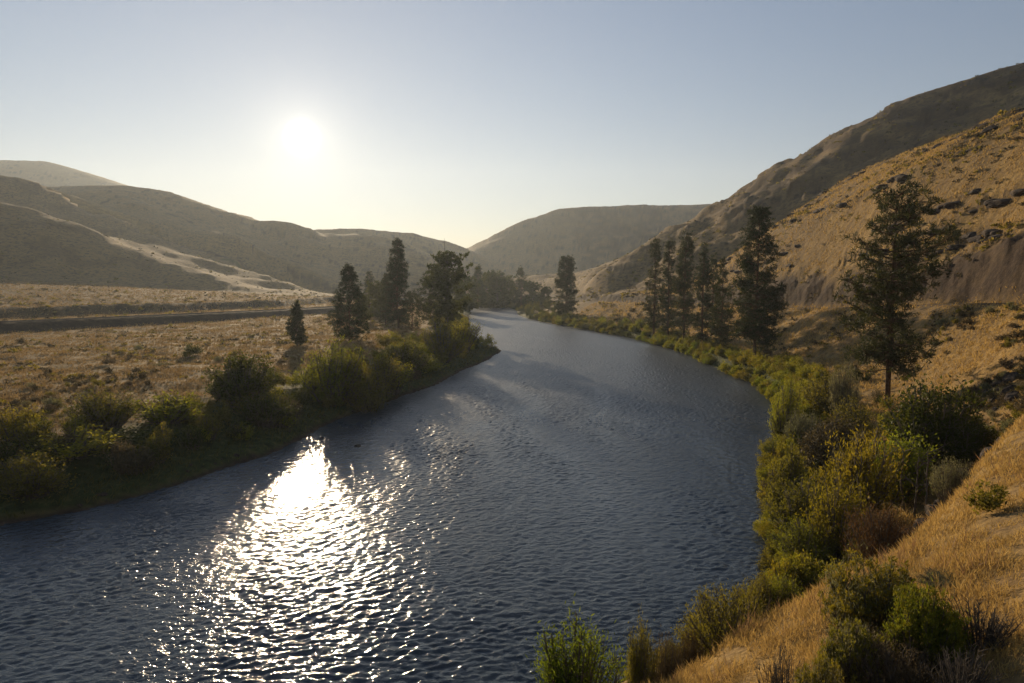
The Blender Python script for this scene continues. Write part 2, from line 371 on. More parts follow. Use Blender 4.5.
# ------------------------------------------------------------------ light and air
SX, SY = 302.0, 137.0
sd = Vector(ray(SX, SY)).normalized()
SUN_EL = math.asin(sd.z); SUN_AZ = math.atan2(sd.x, sd.y)
def make_light():
    w = bpy.data.worlds.new('World'); S.world = w; w.use_nodes = True
    nt = w.node_tree; nt.nodes.clear()
    N = nt.nodes.new; L = nt.links.new
    sky = N('ShaderNodeTexSky'); sky.sky_type = 'NISHITA'; sky.sun_disc = False
    sky.sun_elevation = SUN_EL; sky.sun_rotation = SUN_AZ
    sky.altitude = 400; sky.air_density = 1.0; sky.dust_density = SKY['dust']; sky.ozone_density = 1.2
    bg = N('ShaderNodeBackground'); bg.inputs['Strength'].default_value = SKY['str']
    # the bright hazy aureole of the sun in the sky
    tc = N('ShaderNodeTexCoord'); dt = N('ShaderNodeVectorMath'); dt.operation = 'DOT_PRODUCT'
    nm = N('ShaderNodeVectorMath'); nm.operation = 'NORMALIZE'; L(tc.outputs['Generated'], nm.inputs[0])
    L(nm.outputs[0], dt.inputs[0]); dt.inputs[1].default_value = sd
    ac = N('ShaderNodeMath'); ac.operation = 'ARCCOSINE'; L(dt.outputs['Value'], ac.inputs[0])
    def lobe(width, amp, pw):
        a = N('ShaderNodeMath'); a.operation = 'DIVIDE'; L(ac.outputs[0], a.inputs[0]); a.inputs[1].default_value = width
        p = N('ShaderNodeMath'); p.operation = 'POWER'; L(a.outputs[0], p.inputs[0]); p.inputs[1].default_value = pw
        e = N('ShaderNodeMath'); e.operation = 'MULTIPLY'; L(p.outputs[0], e.inputs[0]); e.inputs[1].default_value = -1
        x = N('ShaderNodeMath'); x.operation = 'EXPONENT'; L(e.outputs[0], x.inputs[0])
        m = N('ShaderNodeMath'); m.operation = 'MULTIPLY'; L(x.outputs[0], m.inputs[0]); m.inputs[1].default_value = amp
        return m.outputs[0]
    acc = None
    for wd, am, pw, colr in SKY['lobes']:
        e = N('ShaderNodeMix'); e.data_type = 'RGBA'; e.blend_type = 'MULTIPLY'; e.inputs[0].default_value = 1
        L(lobe(wd, am, pw), e.inputs[6]); e.inputs[7].default_value = (*colr, 1)
        if acc is None: acc = e.outputs[2]
        else:
            s = N('ShaderNodeMix'); s.data_type = 'RGBA'; s.blend_type = 'ADD'; s.inputs[0].default_value = 1
            L(acc, s.inputs[6]); L(e.outputs[2], s.inputs[7]); acc = s.outputs[2]
    # pale dust low over the horizon
    sz = N('ShaderNodeSeparateXYZ'); L(nm.outputs[0], sz.inputs[0])
    def m2(op, a, b):
        q = N('ShaderNodeMath'); q.operation = op
        for k, v in enumerate((a, b)):
            if v is None: continue
            if hasattr(v, 'is_linked'): L(v, q.inputs[k])
            else: q.inputs[k].default_value = v
        return q.outputs[0]
    hz = m2('MULTIPLY', m2('EXPONENT', m2('DIVIDE', m2('MAXIMUM', sz.outputs[2], 0.), -SKY['hor'][1]), None), SKY['hor'][0])
    e = N('ShaderNodeMix'); e.data_type = 'RGBA'; e.blend_type = 'MULTIPLY'; e.inputs[0].default_value = 1
    L(hz, e.inputs[6]); e.inputs[7].default_value = (*SKY['hor'][2], 1)
    s = N('ShaderNodeMix'); s.data_type = 'RGBA'; s.blend_type = 'ADD'; s.inputs[0].default_value = 1
    L(acc, s.inputs[6]); L(e.outputs[2], s.inputs[7]); acc = s.outputs[2]
    bg2 = N('ShaderNodeBackground'); L(acc, bg2.inputs['Color']); bg2.inputs['Strength'].default_value = 1
    sm = N('ShaderNodeMixRGB'); sm.blend_type = 'MULTIPLY'; sm.inputs[0].default_value = 1; sm.inputs[2].default_value = (*SKY['tint'], 1)
    L(sky.outputs[0], sm.inputs[1])
    hv = N('ShaderNodeHueSaturation'); hv.inputs['Saturation'].default_value = SKY['sat']; L(sm.outputs[0], hv.inputs['Color'])
    # the dust near the horizon dims and warms the blue sky behind it
    fz = m2('EXPONENT', m2('DIVIDE', m2('MAXIMUM', sz.outputs[2], 0.), -.20), None)
    dm = N('ShaderNodeMix'); dm.data_type = 'RGBA'; dm.blend_type = 'MULTIPLY'; L(fz, dm.inputs[0]); L(hv.outputs[0], dm.inputs[6]); dm.inputs[7].default_value = (.82, .66, .55, 1)
    L(dm.outputs[2], bg.inputs['Color'])
    ad = N('ShaderNodeAddShader'); L(bg.outputs[0], ad.inputs[0]); L(bg2.outputs[0], ad.inputs[1])
    o = N('ShaderNodeOutputWorld'); L(ad.outputs[0], o.inputs['Surface'])
    ld = bpy.data.lights.new('sun', 'SUN'); ld.energy = SKY['sun']; ld.angle = math.radians(.55); ld.color = (1, .77, .50)
    so = bpy.data.objects.new('sun', ld); COL.objects.link(so)
    so.rotation_euler = Vector(sd).to_track_quat('Z', 'Y').to_euler()
    so.location = (0, 0, 400)
SKY = dict(str=.063, dust=.0, sun=5.0, sat=1.10, tint=(1, .925, .955), hor=(.060, .10, (1, .66, .50)),
           lobes=[(.0112, 6, 2, (1, .95, .86)), (.034, .40, 1.0, (1, .88, .66)), (.14, .08, 1.2, (1, .76, .44)), (.36, .085, 1.2, (1, .74, .44)), (4., .052, 2., (.80, .96, 1.28))])
def make_haze():
    t = NT('hazy_air')
    v = t.n('ShaderNodeVolumePrincipled'); v.inputs['Density'].default_value = HAZE['d']; v.inputs['Anisotropy'].default_value = HAZE['g']
    v.inputs['Color'].default_value = (*HAZE['c'], 1)
    o = t.n('ShaderNodeOutputMaterial'); t.l(v.outputs[0], o.inputs['Volume'])
    x0, x1, y0, y1, z0, z1 = -3700, 3700, -3700, 3700, -9, HAZE['top']
    V = [(x, y, z) for z in (z0, z1) for y in (y0, y1) for x in (x0, x1)]
    F = [(0, 2, 3, 1), (4, 5, 7, 6), (0, 1, 5, 4), (2, 6, 7, 3), (0, 4, 6, 2), (1, 3, 7, 5)]
    o = mesh_np('haze', V, F, t.m, False); tag(o, 'thin golden haze filling the river valley', 'haze', kind='stuff')
HAZE = dict(d=.000078, g=.47, c=(.78, .89, 1.0), top=620)

# ------------------------------------------------------------------ setting
NAZ, NR = 900, 620
def make_grid():
    az = np.concatenate([np.linspace(-180, -62, 40, endpoint=False), np.linspace(-62, -42, 60, endpoint=False), np.linspace(-42, 42, NAZ, endpoint=False),
                         np.linspace(42, 62, 60, endpoint=False), np.linspace(62, 180, 40)])
    az = np.radians(az)
    r = np.concatenate([[0.3], np.geomspace(1.5, 900, int(NR * .8), endpoint=False), np.geomspace(900, 3500, int(NR * .2))])
    A, Rr = np.meshgrid(az, r, indexing='ij')
    X = (Rr * np.sin(A)).ravel(); Y = (Rr * np.cos(A)).ravel()
    out = [height(X[i:i + 200000], Y[i:i + 200000], True, True) for i in range(0, len(X), 200000)]
    out = [np.concatenate(c) for c in zip(*out)]
    out[0] = np.where(Rr.ravel() > 3490, 0, out[0])
    return az, r, A, Rr, X, Y, out
GRID = make_grid()
_G = [g.reshape(len(GRID[0]), len(GRID[1])) for g in GRID[6]]
def fast(x, y, masks=False):
    """height (and masks) looked up in the terrain grid"""
    x = np.atleast_1d(np.asarray(x, float)); y = np.atleast_1d(np.asarray(y, float))
    az, r = GRID[0], GRID[1]
    a = np.interp(np.arctan2(x, y), az, np.arange(len(az))); q = np.interp(np.hypot(x, y), r, np.arange(len(r)))
    a0 = np.minimum(a.astype(int), len(az) - 2); q0 = np.minimum(q.astype(int), len(r) - 2); fa = a - a0; fq = q - q0
    def look(g): return (g[a0, q0] * (1 - fa) + g[a0 + 1, q0] * fa) * (1 - fq) + (g[a0, q0 + 1] * (1 - fa) + g[a0 + 1, q0 + 1] * fa) * fq
    return tuple(look(g) for g in _G) if masks else look(_G[0])
def make_ground():
    az, r, A, Rr, X, Y, (z, dl, dr, sb, sbe, n_s, n_m) = GRID
    na, nr = len(az), len(r)
    idx = np.arange(na * nr).reshape(na, nr)
    F = np.stack([idx[:-1, :-1].ravel(), idx[:-1, 1:].ravel(), idx[1:, 1:].ravel(), idx[1:, :-1].ravel()], 1)
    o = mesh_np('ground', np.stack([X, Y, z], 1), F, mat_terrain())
    # what covers the ground: r = riparian green, g = rock and gravel (plus shade painted on the back hill), b = sagebrush scrub
    Z = z.reshape(na, nr)
    dzr = np.abs(np.gradient(Z, axis=1) / np.gradient(Rr, axis=1)); dza = np.abs(np.gradient(Z, axis=0) / (np.gradient(A, axis=0) * Rr))
    slope = np.hypot(dzr, dza).ravel()
    sh = np.maximum(dl, dr); left = dl > dr
    green = np.where(left, 1 - smooth(13, 24, dl + 8 * n_m + 4 * n_s), (1 - smooth(5, 14, dr + 3 * n_s + 3 * n_m)) * smooth(34, 60, Y)) * np.where(left, smooth(0.2, 1.2, sh + .6 * n_s), smooth(-.8, -.2, sh))
    shore = (1 - smooth(.8, 1.8, sh + .8 * n_s)) * left
    cut = np.where(~left, smooth(3.0, 4.5, sbe) * (1 - smooth(8, 13, sbe + 4 * n_s)) * smooth(50, 85, Y), 0)
    bed = np.where(~left, 1 - smooth(2.4, 3.4, np.abs(sbe)), 0)
    emb = np.where(left, smooth(-20, -14, sb) * (1 - smooth(8, 12, sb)), 0)
    riser = np.where(left, smooth(44, 50, sb + 9 * n_m) * (1 - smooth(58, 66, sb + 9 * n_m)), 0)
    s_ = (z + 4 * n_m + 1.5 * n_s + .15 * Y) / 8.; fr = s_ - np.floor(s_)
    led = smooth(-.25, .2, fbm(X / 45. + z / 20., Y / 70., 33, 4))
    band = led * smooth(.25, .42, fr + .12 * n_s) * (1 - smooth(.62, .78, fr + .12 * n_s)) * (~left) * (sbe > 14)
    band = band + .5 * left * smooth(.25, .6, np.sin(z / 6 + 2.5 * n_m) + .5 * n_s) * smooth(.3, .5, slope) * (Y > 350)
    shade_rock = (~left) * smooth(430, 500, Y) * smooth(130, 190, X) * smooth(-.35, .25, fbm(X / 40., z / 9., 66, 4))  # dark rock patches that paint extra shade into the back hill face
    rock = np.clip(.75 * shade_rock + shore + cut + bed * .8 + emb + .95 * band + riser * .6, 0, 1)
    scrub = np.clip(.35 + .9 * n_m + .4 * riser + .75 * smooth(300, 560, Y) * (~left) + left * (.3 * smooth(450, 700, Y) + .8 * smooth(60, 90, sb)), 0, 1) * smooth(8, 30, sh)
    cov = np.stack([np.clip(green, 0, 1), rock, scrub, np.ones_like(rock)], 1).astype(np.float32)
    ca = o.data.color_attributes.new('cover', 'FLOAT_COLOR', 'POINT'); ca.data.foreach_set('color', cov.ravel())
    tag(o, kind='structure')
def make_river():
    # resample both shores to the same count and loft between them
    def res(P, n):
        s = np.concatenate([[0], np.cumsum(np.hypot(*np.diff(P, axis=0).T))]); q = np.linspace(0, s[-1], n)
        return np.stack([np.interp(q, s, P[:, 0]), np.interp(q, s, P[:, 1])], 1)
    # rows closer together where the water is near
    def rows(P):
        s_ = np.concatenate([[0], np.cumsum(np.hypot(*np.diff(P, axis=0).T))]); return s_
    n0 = 1500; A0, B0 = res(LSH, n0), res(RSH, n0)
    mid = (A0 + B0) / 2; seg = np.hypot(*np.diff(mid, axis=0).T); dist = np.hypot(mid[:-1, 0], mid[:-1, 1])
    step = np.where((mid[:-1, 1] > 15) & (np.abs(mid[:-1, 0]) < 130), np.clip(dist * .0034, .14, 2.0), 4.)
    cum = np.concatenate([[0], np.cumsum(seg / step)]); q = np.interp(np.arange(0, cum[-1]), cum, np.arange(n0))
    A = np.stack([np.interp(q, np.arange(n0), A0[:, k]) for k in (0, 1)], 1); B = np.stack([np.interp(q, np.arange(n0), B0[:, k]) for k in (0, 1)], 1)
    n, m = len(q), 480
    d = B - A; d /= np.linalg.norm(d, axis=1)[:, None]
    A = A - d * 7; B = B + d * 7
    t = np.linspace(0, 1, m)[None, :, None]
    P = (A[:, None] * (1 - t) + B[:, None] * t).reshape(-1, 2)
    x, y = P[:, 0], P[:, 1]
    wx = x + 1.2 * perlin(x / 9., y / 9., 90); wy = y + 1.2 * perlin(x / 9., y / 9., 91)
    act = .66 + .56 * smooth(-.30, .40, fbm(x / 11. + y / 60., y / 48., 77, 3))
    z = act * (WV[0] * perlin(wx / 1.7, wy / 1.3, 61) + WV[1] * perlin(wx / .66 + 3, wy / .48, 62) + WV[2] * perlin(wx / .42, wy / .32, 63) + WV[3] * (np.abs(perlin(wx / 1.2, wy / .9, 64)) - .3))
    V = np.concatenate([P, z[:, None]], 1)
    idx = np.arange(n * m).reshape(n, m)
    F = np.stack([idx[:-1, :-1].ravel(), idx[:-1, 1:].ravel(), idx[1:, 1:].ravel(), idx[1:, :-1].ravel()], 1)
    print('river verts', len(V))
    tag(mesh_np('river', V, F, mat_water()), kind='structure')
WV = (.038, .062, .068, .040)
def ribbon(name, P, half, mat, lift=.03, cols=(-1, 1)):
    P = catmull(P[:, :3], 4)
    d = np.gradient(P[:, :2], axis=0); d /= np.linalg.norm(d, axis=1)[:, None]
    nrm = np.stack([d[:, 1], -d[:, 0]], 1)
    V = []
    for c in cols:
        V.append(np.concatenate([P[:, :2] + nrm * half * c, P[:, 2:3] + lift], 1))
    k = len(P); V = np.concatenate(V)
    F = [(j * k + i, (j + 1) * k + i, (j + 1) * k + i + 1, j * k + i + 1) for j in range(len(cols) - 1) for i in range(k - 1)]
    return tag(mesh_np(name, V, F, mat), kind='structure')
EXPO = 0.42
# ------------------------------------------------------------------ plant builders
def frames(D):
    D = D / (np.linalg.norm(D, axis=-1, keepdims=True) + 1e-9)
    up = np.where(np.abs(D[..., 2:3]) > .9, np.array([1., 0, 0]), np.array([0, 0, 1.]))
    A = np.cross(D, up); A /= np.linalg.norm(A, axis=-1, keepdims=True) + 1e-9
    return D, A, np.cross(D, A)
class Geo:
    def __init__(s): s.V = []; s.F = []; s.n = 0
    def add(s, V, F):
        s.V.append(np.asarray(V, np.float32)); s.F.append(np.asarray(F, np.int64) + s.n); s.n += len(V)
    def tube(s, P, R, sides=5):
        P = np.asarray(P, float); R = np.asarray(R, float)
        D, A, B = frames(np.gradient(P, axis=0))
        a = np.arange(sides) / sides * 2 * np.pi
        V = P[:, None] + R[:, None, None] * (np.cos(a)[None, :, None] * A[:, None] + np.sin(a)[None, :, None] * B[:, None])
        k = len(P); i = np.arange(k - 1)[:, None] * sides; j = np.arange(sides)[None]; j2 = (j + 1) % sides
        F = np.stack([i + j, i + j2, i + sides + j2, i + sides + j], -1).reshape(-1, 4)
        s.add(V.reshape(-1, 3), F)
    def blades(s, C, D, L, Wd, r, bend=0.):
        """one four-cornered leaf blade per centre"""
        n = len(C)
        D, A, B = frames(D); t = r.uniform(0, 2 * np.pi, n)[:, None]
        side = np.cos(t) * A + np.sin(t) * B; nor = np.cross(D, side)
        L = np.broadcast_to(L, (n,))[:, None]; Wd = np.broadcast_to(Wd, (n,))[:, None]
        V = np.stack([C, C + D * L * .45 + side * Wd * .5, C + D * L + nor * L * bend, C + D * L * .45 - side * Wd * .5], 1)
        s.add(V.reshape(-1, 3), np.arange(n * 4).reshape(n, 4))
    def mesh(s, name, mat, smooth_=True):
        if not s.V: return None
        return mesh_np(name, np.concatenate(s.V), np.concatenate(s.F), mat, smooth_, link=False)
def unit(r, n):
    v = r.normal(size=(n, 3)); return v / np.linalg.norm(v, axis=1, keepdims=True)

def conifer(seed, H, crown0=.22, rad=.17, top=.10, nb=95, clumps=12, blades=17, clump_r=.026, twin=False, leaf_w=.13, droop=.35, irregular=.30, power=.7, round_=False, trunk_r=.0125, dead=6, sweep=0.):
    """trunks and limbs in one Geo per trunk, needles or leaves in another"""
    r = np.random.default_rng(seed); trunks = []; fol = Geo()
    specs = [(0., 0., 1.0)] if not twin else [(0., 0., 1.0), (-.020, .006, .94)]
    for k, (ox, oy, hs) in enumerate(specs):
        wood = Geo(); h = H * hs
        zz = np.linspace(0, 1, 16)
        wob_ = np.stack([np.cumsum(r.normal(0, .0022, 16)), np.cumsum(r.normal(0, .0022, 16))], 1) * h
        fork = smooth(.12, .35, zz) if twin else np.ones(16)
        px = wob_[:, 0] + (ox if k else (.012 if twin else 0)) * h * fork + (-.006 * h if k else 0) + sweep * h * zz ** 2
        py = wob_[:, 1] + oy * h * fork
        P = np.stack([px, py, zz * h - .02 * h], 1); P[0, 2] = -.03 * h
        R = h * trunk_r * ((1 - zz) ** .8 * .9 + .05 + .45 * np.exp(-zz * 40))
        wood.tube(P, R, 9)
        n = int(nb * (1.15 if twin else 1.5))
        for b in range(n + dead):
            isdead = b >= n
            u = r.uniform(0, 1) ** 1.05 if not isdead else r.uniform(-.25, .15)
            z = crown0 + u * (.985 - crown0)
            if z < .06: continue
            prof = ((1 - max(u, 0)) ** power * (1 - top) + top) * (.60 + .40 * smooth(0, .22, np.array(u)))
            if round_: prof = (math.sqrt(max(1 - (2 * max(u, 0) - .85) ** 2 / 1.33, .02)))
            ang = r.uniform(0, 2 * np.pi) if not twin else (r.uniform(-.5 * np.pi, .5 * np.pi) * 1.25 + (np.pi if k else 0))
            Lb = rad * h * float(prof) * r.uniform(1 - irregular * 1.3, 1 + irregular * .6)
            if isdead: Lb *= .6
            base = np.array([np.interp(z, zz, P[:, i]) for i in range(3)]); base[2] = z * h
            pitch = (-droop + 1.15 * max(u, 0) + r.normal(0, .27))
            d = np.array([math.cos(ang), math.sin(ang), 0.])
            t = np.linspace(0, 1, 6)
            lift = math.tan(max(min(pitch, .7), -.7)) * (1 - .5 * max(u, 0))
            Q = base + d * Lb * t[:, None]; Q[:, 2] += Lb * (lift * t * .8 + .18 * t ** 2)
            Q += np.cumsum(r.normal(0, .03 * Lb, (6, 3)) * (t[:, None] > 0), axis=0)
            wood.tube(Q, np.maximum(h * .0030 * (1 - t * .85) * (.5 + Lb / (rad * h) * .6), .012), 4)
            if isdead: continue
            m = max(2, int(clumps * (Lb / (rad * h)) + r.uniform(0, 1.5)))
            tt = r.uniform(.28, 1.03, m) ** .8; tt[0] = 1.0
            lat = np.cross(d, [0, 0, 1.])
            C = np.stack([np.interp(tt, t, Q[:, i]) for i in range(3)], 1)
            off = (r.normal(0, .20, m) * Lb * (.35 + tt * .6))
            C += lat * off[:, None] + np.stack([np.zeros(m), np.zeros(m), r.normal(0, .55, m) * clump_r * h], 1)
            for c, tq in zip(C, tt):
                cr = clump_r * h * r.uniform(.65, 1.25)
                src = np.array([np.interp(max(tq - .18, 0), t, Q[:, i]) for i in range(3)])
                if r.random() < .5: wood.tube(np.stack([src, (src + c) / 2 + [0, 0, .01 * h * 0], c]), np.array([.010, .008, .005]) * h * .16, 3)
                D = unit(r, blades) + d * .35 + np.array([0, 0, .45 if not round_ else .1])
                start = c + unit(r, blades) * cr * r.uniform(.0, .55, (blades, 1)) * np.array([1, 1, .6])
                fol.blades(start, D, cr * r.uniform(.6, 1.05, blades), cr * leaf_w * r.uniform(.7, 1.3, blades), r, -.08)
        trunks.append(wood)
    return trunks, fol

def shrub(seed, stems=34, twigs=9, leaves=11, leaf=.060, leaf_w=.32, spread=.62, flat=.9, bare=.25, jitter=.05, up=.5, curve=.25, tipball=0., rough=.28, ground=.0):
    """unit plant: about one high, `spread` in radius; leafy twigs set along fanned stems"""
    r = np.random.default_rng(seed); wood = Geo(); fol = Geo(); tip = Geo()
    lob = r.uniform(0, 2 * np.pi, 4)
    for k in range(stems):
        a = r.uniform(0, 2 * np.pi); q = math.sqrt(r.uniform(0, 1))
        prof = math.sqrt(max(1 - (q * .96) ** 2, .05)) ** flat
        lump = 1 - rough * (.5 + .5 * math.sin(3 * a + lob[0]) * math.sin(2 * a + lob[1])) - rough * r.uniform(0, .8)
        tipp = np.array([math.cos(a) * q * spread, math.sin(a) * q * spread, prof]) * max(lump, .35)
        tipp[2] = max(tipp[2], .12 + ground)
        b = np.array([math.cos(a), math.sin(a), 0]) * q * spread * .28
        t = np.linspace(0, 1, 6)[:, None]
        mid = b * .6 + tipp * .4 + np.array([0, 0, curve * .4 * tipp[2]])
        P = (1 - t) ** 2 * b + 2 * t * (1 - t) * mid + t ** 2 * tipp
        P[1:] += np.cumsum(r.normal(0, .012, (5, 3)), axis=0); P[0, 2] -= .05
        wood.tube(P, .013 * (1 - t[:, 0] * .8) + .002, 4)
        sd_ = tipp - b; sd_ /= np.linalg.norm(sd_)
        for j in range(twigs):
            tt = r.uniform(bare, 1.0)
            c = np.array([np.interp(tt, t[:, 0], P[:, i]) for i in range(3)])
            d = sd_ * .7 + unit(r, 1)[0] * .75 + np.array([0, 0, up]); d /= np.linalg.norm(d)
            L = r.uniform(.10, .24) * (1.1 - .4 * tt)
            wood.tube(np.stack([c, c + d * L * .5 + unit(r, 1)[0] * .01, c + d * L]), [.005, .0035, .002], 3)
            n = leaves
            if n:
                C = c + d * L * r.uniform(.1, 1.08, (n, 1)) + r.normal(0, jitter, (n, 3))
                fol.blades(C, d * .6 + unit(r, n) * .8 + np.array([0, 0, up * .4]), leaf * r.uniform(.6, 1.25, n), leaf * leaf_w * r.uniform(.7, 1.25, n), r, -.1)
            if tipball and r.random() < .75:
                n2 = 14; tip.blades(c + d * L + unit(r, n2) * tipball * .4, unit(r, n2) + np.array([0, 0, .6]), tipball * r.uniform(.6, 1.1, n2), tipball * .35, r)
    return wood, fol, tip

M = dict(
  needle=mat_leaf('pine_needles', (.020, .030, .011), (.062, .070, .026), .24, vary=.25),
  bark=mat_simple('pine_bark', [(.3, (.045, .028, .018)), (.6, (.13, .075, .045))], 3.0, .95, .05, .1),
  greybark=mat_simple('grey_bark', [(.3, (.06, .052, .042)), (.7, (.17, .145, .115))], 5.0, .95, .03, .1),
  willow=mat_leaf('willow_leaves', (.085, .105, .016), (.26, .265, .042), .52),
  yellow=mat_leaf('yellowing_leaves', (.100, .098, .013), (.28, .25, .036), .52),
  olive=mat_leaf('olive_leaves', (.070, .075, .018), (.20, .182, .044), .47),
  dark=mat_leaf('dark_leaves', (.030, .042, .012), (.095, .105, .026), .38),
  green=mat_leaf('fresh_green_leaves', (.075, .115, .014), (.22, .255, .034), .48),
  sage=mat_leaf('sage_leaves', (.125, .130, .065), (.29, .28, .150), .42, (1.05, 1, .8)),
  drysage=mat_leaf('dull_scrub_leaves', (.065, .054, .030), (.165, .13, .070), .32, (1.05, 1, .8)),
  rust=mat_leaf('rust_leaves', (.075, .050, .022), (.165, .112, .052), .30, (1.1, 1, .7)),
  bloom=mat_leaf('rabbitbrush_bloom', (.13, .135, .018), (.27, .235, .04), .35),
  straw=mat_leaf('dry_grass_blades', (.33, .210, .072), (.61, .42, .158), .44, (1.05, 1, .85), .2),
  pale=mat_leaf('dull_dry_grass', (.19, .125, .055), (.40, .285, .135), .35, (1.05, 1, .85), .2),
  reed=mat_leaf('green_sedge', (.035, .044, .010), (.12, .115, .03), .35),
  rock=mat_simple('basalt', [(.35, (.028, .022, .018)), (.6, (.085, .064, .048)), (.75, (.15, .12, .09))], 1.6, .95, .25, .15),
)
H1 = lambda x, y: float(fast(x, y)[0])
def pos_at(px, D):
    x = (px - W_PX / 2) / F_PX * D / (CP)      # refined below through the ray's own y
    u, yy, zz = ray(px, HORIZON); x = u * D / yy
    return x, D, H1(x, D)
def h_for(top_py, px, D, z0): return at(px, top_py, D)[2] - z0

def tree(name, label, cat, pos, trunks, fol, fmat, bmat, group=None, rz=0., sc=1., parts=('trunk', 'crown')):
    e = bpy.data.objects.new(name, None); COL.objects.link(e); e.location = pos; e.rotation_euler = (0, 0, rz); e.scale = (sc, sc, sc)
    for t in trunks: add_obj(parts[0], t if isinstance(t, bpy.types.Mesh) else t.mesh(parts[0], bmat), e)
    add_obj(parts[1], fol if isinstance(fol, bpy.types.Mesh) else fol.mesh(parts[1], fmat), e)
    return tag(e, label, cat, group)

# ------------------------------------------------------------------ the pines one can tell apart
def pines():
    G = 'ponderosa pines along the river'
    def one(px, D, top_py, label, seed, **k):
        x, y, z = pos_at(px, D); h = h_for(top_py, px, D, z) * .985; rz = k.pop('rz', 0)
        tr, fo = conifer(seed, h, **k)
        tree('pine_tree', label, 'pine tree', (x, y, z - .1), tr, fo, M['needle'], M['bark'], G, rz)
    one(893, 95, 188, 'tallest ragged pine with two trunks standing alone on the near right bank', 3, twin=True, crown0=0.18, rad=0.225, nb=84, clumps=11, irregular=0.6, power=0.42, top=0.34, clump_r=0.029, droop=0.3, blades=18)
    one(757, 168, 206, 'broad full pine at the near end of the row on the right bank', 5, crown0=0.14, rad=0.18, nb=165, clumps=12, irregular=0.22, power=0.6, top=0.16, clump_r=0.027)
    one(722, 192, 258, 'short slim pine beside the broad pine in the right bank row', 6, crown0=0.08, rad=0.15, nb=100, clumps=8, power=0.85, irregular=0.4, clump_r=0.034)
    one(703, 212, 240, 'slim pointed pine in the middle of the right bank row', 7, crown0=0.1, rad=0.118, nb=112, clumps=8, power=0.8, irregular=0.42, clump_r=0.026)
    one(686, 228, 228, 'second tallest pine of the right bank row, narrow with a blunt top', 8, crown0=0.1, rad=0.118, nb=122, clumps=8, power=0.6, top=0.2, irregular=0.42, clump_r=0.026)
    one(669, 248, 237, 'narrow pine touching the far end pine of the right bank row', 9, crown0=0.1, rad=0.10, nb=112, clumps=8, power=0.65, top=0.2, irregular=0.42, clump_r=0.024)
    one(655, 262, 236, 'pine at the far upstream end of the right bank row', 10, crown0=0.1, rad=0.11, nb=112, clumps=8, power=0.65, top=0.2, irregular=0.42, clump_r=0.025)
    one(713, 238, 256, 'small dark pine half hidden behind the right bank row', 12, crown0=.12, rad=.16, nb=80, clumps=6, power=.8, clump_r=.04)
    one(566, 410, 257, 'lone upright pine on the right bank far up the river', 13, crown0=0.06, rad=0.2, nb=150, clumps=11, power=0.42, top=0.35, irregular=0.2, clump_r=0.034)
    one(398, 275, 238, 'tallest pine on the left bank with a pointed top', 14, crown0=0.1, rad=0.18, nb=165, clumps=12, power=0.66, top=0.14, irregular=0.25, clump_r=0.028)
    one(349, 215, 265, 'shorter broad pine nearest the meadow on the left bank', 15, crown0=0.06, rad=0.3, nb=150, clumps=13, power=0.75, top=0.1, irregular=0.25, clump_r=0.036)
    one(385, 300, 276, 'low pine tucked against the tallest left bank pine', 16, crown0=.08, rad=.24, nb=70, clumps=6, clump_r=.055)
    one(430, 310, 274, 'bushy pine between the tallest left bank pine and the big cottonwood', 17, crown0=.08, rad=.30, nb=80, clumps=6, clump_r=.055, power=.55, top=.2)
    one(412, 290, 292, 'stunted pine low among the left bank pines', 18, crown0=.05, rad=.36, nb=60, clumps=6, clump_r=.07)
    one(478, 640, 267, 'hazy pointed pine at the river bend beyond the left bank', 19, crown0=.08, rad=.2, nb=70, clumps=5, clump_r=.06)
    one(521, 620, 268, 'hazy pine at the far end of the right bank', 20, crown0=.08, rad=.22, nb=70, clumps=5, clump_r=.06)
    one(369, 420, 272, 'pale hazy pine far behind the left bank pines', 21, crown0=.08, rad=.2, nb=60, clumps=5, clump_r=.06)
    # broad tree with a dead snag behind it
    x, y, z = pos_at(447, 285); h = h_for(252, 447, 285, z) * .96
    tr, fo = conifer(30, h, crown0=.16, rad=.27, nb=85, clumps=10, blades=24, clump_r=.038, leaf_w=.34, droop=.1, irregular=.75, round_=True, dead=2)
    tree('cottonwood_tree', 'big spreading cottonwood overhanging the left bank at the point', 'tree', (x, y, z), tr, fo, M['dark'], M['greybark'])
    x, y, z = pos_at(445, 292); h = h_for(238, 445, 292, z)
    g = Geo(); r = np.random.default_rng(4); t = np.linspace(0, 1, 12)
    g.tube(np.stack([.1 * np.sin(t * 4), .1 * np.cos(t * 3), t * h], 1), .22 * (1 - t) + .05, 7)
    for k in range(16):
        q = r.uniform(.55, .98); a = r.uniform(0, 6.28); L = r.uniform(.4, 1.5)
        g.tube(np.array([[0, 0, q * h], [math.cos(a) * L * .6, math.sin(a) * L * .6, q * h + .1], [math.cos(a) * L, math.sin(a) * L, q * h + .4]]), [.05, .04, .02], 4)
    o = add_obj('dead_snag', g.mesh('dead_snag', M['greybark']), None, (x, y, z - .2)); tag(o, 'thin bare dead trunk poking above the big cottonwood', 'dead tree')
    # juniper on the meadow
    x, y, z = pos_at(296, 198); h = h_for(304, 296, 198, z)
    tr, fo = conifer(33, h, crown0=.03, rad=.26, nb=90, clumps=7, clump_r=.06, blades=22, leaf_w=.2, droop=-.1, power=.85, top=.1, irregular=.3)
    tree('juniper_tree', 'small conical juniper alone on the dry meadow', 'juniper', (x, y, z), tr, fo, M['needle'], M['greybark'])
    # far trees at the bend
    tr, fo = conifer(41, 17, crown0=.08, rad=.36, nb=60, clumps=6, blades=18, clump_r=.075, leaf_w=.4, droop=.1, irregular=.4, round_=True, dead=0)
